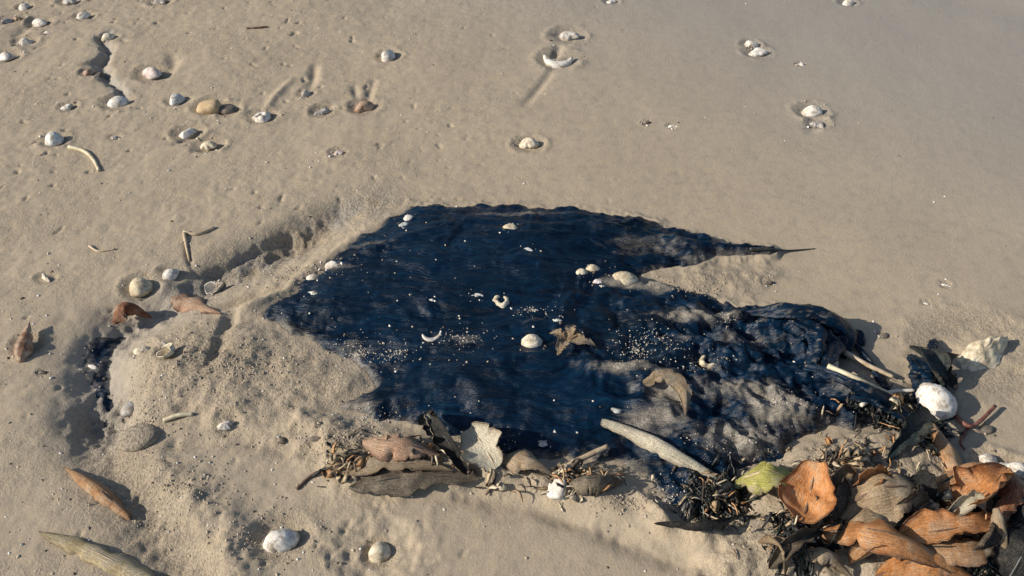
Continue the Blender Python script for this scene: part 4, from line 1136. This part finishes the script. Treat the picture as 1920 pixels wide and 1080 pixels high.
# ------------------------------------------------------------------ grit: crumbs of shell and sand nobody could count
OCT_V = np.array([(1, 0, 0), (-1, 0, 0), (0, 1, 0), (0, -1, 0), (0, 0, 1), (0, 0, -1)], float)
OCT_F = np.array([(0, 2, 4), (2, 1, 4), (1, 3, 4), (3, 0, 4), (2, 0, 5), (1, 2, 5), (3, 1, 5), (0, 3, 5)])
nr_ = np.random.RandomState(4)
def grit(name, pts, size, mat, label, cat):
    V, F = [], []
    for i, (x, y) in enumerate(pts):
        s = size[0] + (size[1] - size[0]) * nr_.rand() ** 2.2
        v = OCT_V * s * (0.55 + 0.9 * nr_.rand(6, 1)) * np.array([1, 1, 0.7])
        a = nr_.rand() * 6.28
        v = np.stack([v[:, 0] * math.cos(a) - v[:, 1] * math.sin(a), v[:, 0] * math.sin(a) + v[:, 1] * math.cos(a), v[:, 2]], -1)
        v += (x, y, top(x, y) + s * 0.2)
        V.append(v); F.append(OCT_F + 6 * i)
    o = link(name, mesh_np(name, np.concatenate(V), np.concatenate(F), False), mat)
    tag(o, label, cat, kind='stuff')
pts = []
while len(pts) < 1100:
    px_, py_ = nr_.rand() * 1920, nr_.rand() * 1080
    prob = 0.85 if px_ < 600 else (0.4 if px_ < 900 else 0.10)
    if nr_.rand() < prob:
        q = plane(px_, py_); pts.append((q[0], q[1]))
grit('shell_grit', pts, (0.0005, 0.0024), GRIT, 'tiny chips of shell and stone strewn over the sand', 'grit')
def cloud(spots):
    res = []
    for cx, cy, rx_, ry_, n in spots:
        for _ in range(n):
            a, r = nr_.rand() * 6.28, abs(nr_.randn()) * 0.6
            q = plane(cx + rx_ * r * math.cos(a), cy + ry_ * r * math.sin(a), 0.02); res.append((q[0], q[1]))
    return res
grit('pale_grit', cloud([(665, 655, 70, 32, 330), (740, 660, 60, 24, 120), (870, 640, 60, 30, 110), (1190, 660, 60, 40, 240), (1240, 640, 60, 40, 120), (1500, 600, 50, 24, 160), (1520, 690, 40, 30, 120),
    (1580, 715, 50, 24, 150), (1660, 760, 50, 30, 260), (1000, 590, 60, 14, 50), (1370, 600, 80, 20, 120), (1300, 680, 80, 30, 140), (1450, 760, 70, 30, 240), (680, 770, 60, 20, 160), (900, 815, 80, 18, 100),
    (960, 862, 60, 12, 140), (1260, 930, 40, 40, 140), (1330, 940, 60, 40, 120), (1720, 790, 40, 30, 120), (990, 590, 40, 12, 40), (1380, 830, 120, 30, 160)]),
    (0.0004, 0.0016), WGRIT, 'pale grit and foam flecks sticking to the cloth', 'grit')
grit('sand_crumbs', cloud([(430, 680, 180, 80, 900), (350, 900, 160, 110, 500), (640, 820, 110, 40, 420), (560, 490, 120, 40, 300), (1300, 530, 90, 26, 220), (1550, 880, 130, 50, 600), (1600, 1000, 200, 70, 400),
    (1180, 930, 110, 40, 350), (1660, 700, 70, 30, 160), (260, 780, 80, 60, 300), (480, 1000, 160, 60, 250)]),
    (0.0004, 0.0022), SGRIT, 'loose crumbs of sand thrown over the mound and heap', 'sand')

# ------------------------------------------------------------------ plant litter: scraps of stalk and leaf nobody could count
def litter(spots):
    rr = random.Random(77)
    V, F = [], []
    for cx, cy, rx_, ry_, n in spots:
        for _ in range(n):
            a, r = rr.uniform(0, 6.28), abs(rr.gauss(0, 0.6))
            q = plane(cx + rx_ * r * math.cos(a), cy + ry_ * r * math.sin(a), 0.015)
            x, y = q[0], q[1]
            wide = rr.random() < 0.14
            L = rr.uniform(0.006, 0.030); w = rr.uniform(0.002, 0.006) if wide else rr.uniform(0.0006, 0.0016)
            d = rr.gauss(0.2, 0.9); cu = rr.uniform(-1.4, 1.4); m = 6; b = len(V); up = rr.uniform(0, 0.006); el = rr.uniform(-.3, .5)
            for i in range(m):
                dd = d + cu * i / m
                ww = w * (0.4 + math.sin(math.pi * (i + 0.4) / m) * rr.uniform(0.6, 1.2))
                sx, sy = -math.sin(dd) * ww, math.cos(dd) * ww
                z = top(x, y) + 0.001 + up + el * L * math.sin(math.pi * i / m)
                V.append((x + sx, y + sy, z + rr.uniform(-.5, 1) * ww)); V.append((x - sx, y - sy, z + rr.uniform(-.5, 1) * ww)); V.append((x, y, z - max(0.0008, ww * 0.5)))
                x += math.cos(dd) * L / m; y += math.sin(dd) * L / m
            for i in range(m - 1):
                o = b + i * 3
                for u, v in ((0, 1), (1, 2), (2, 0)): F.append((o + u, o + v, o + 3 + v, o + 3 + u))
    o = link('plant_litter', mesh_py('plant_litter', V, F), make_grit_mat('plant_litter', [(0.46, 0.36, 0.23), (0.08, 0.06, 0.045), (0.34, 0.24, 0.14), (0.58, 0.50, 0.36), (0.025, 0.026, 0.027), (0.46, 0.25, 0.11), (0.28, 0.22, 0.16)]))
    tag(o, 'small scraps of stalk and leaf littering the heap and the cloth edge', 'plant litter', kind='stuff')
litter([(1620, 960, 190, 60, 150), (1480, 1010, 80, 50, 70), (1800, 960, 110, 80, 100), (1560, 870, 120, 36, 80), (1050, 895, 130, 30, 110), (780, 850, 130, 40, 110),
        (1340, 930, 80, 40, 90), (1660, 755, 80, 30, 90), (1720, 810, 50, 40, 80), (640, 870, 80, 30, 50), (1870, 1030, 60, 60, 120)])

# crushed chips lying round the shells
cl = []
for s_, p_ in zip(SHELLS, PLACED):
    if s_[0] in ('clump',): continue
    R_ = 0.5 * s_[3] * mpp(p_)
    for _ in range(nr_.randint(3, 10)):
        a_, r_ = nr_.rand() * 6.28, R_ * (0.9 + abs(nr_.randn()) * 0.7)
        cl.append((p_[0] + r_ * math.cos(a_), p_[1] + r_ * math.sin(a_)))
grit('shell_chips', cl, (0.0006, 0.0032), GRIT, 'crushed shell chips lying close round the larger shells', 'shell chips')
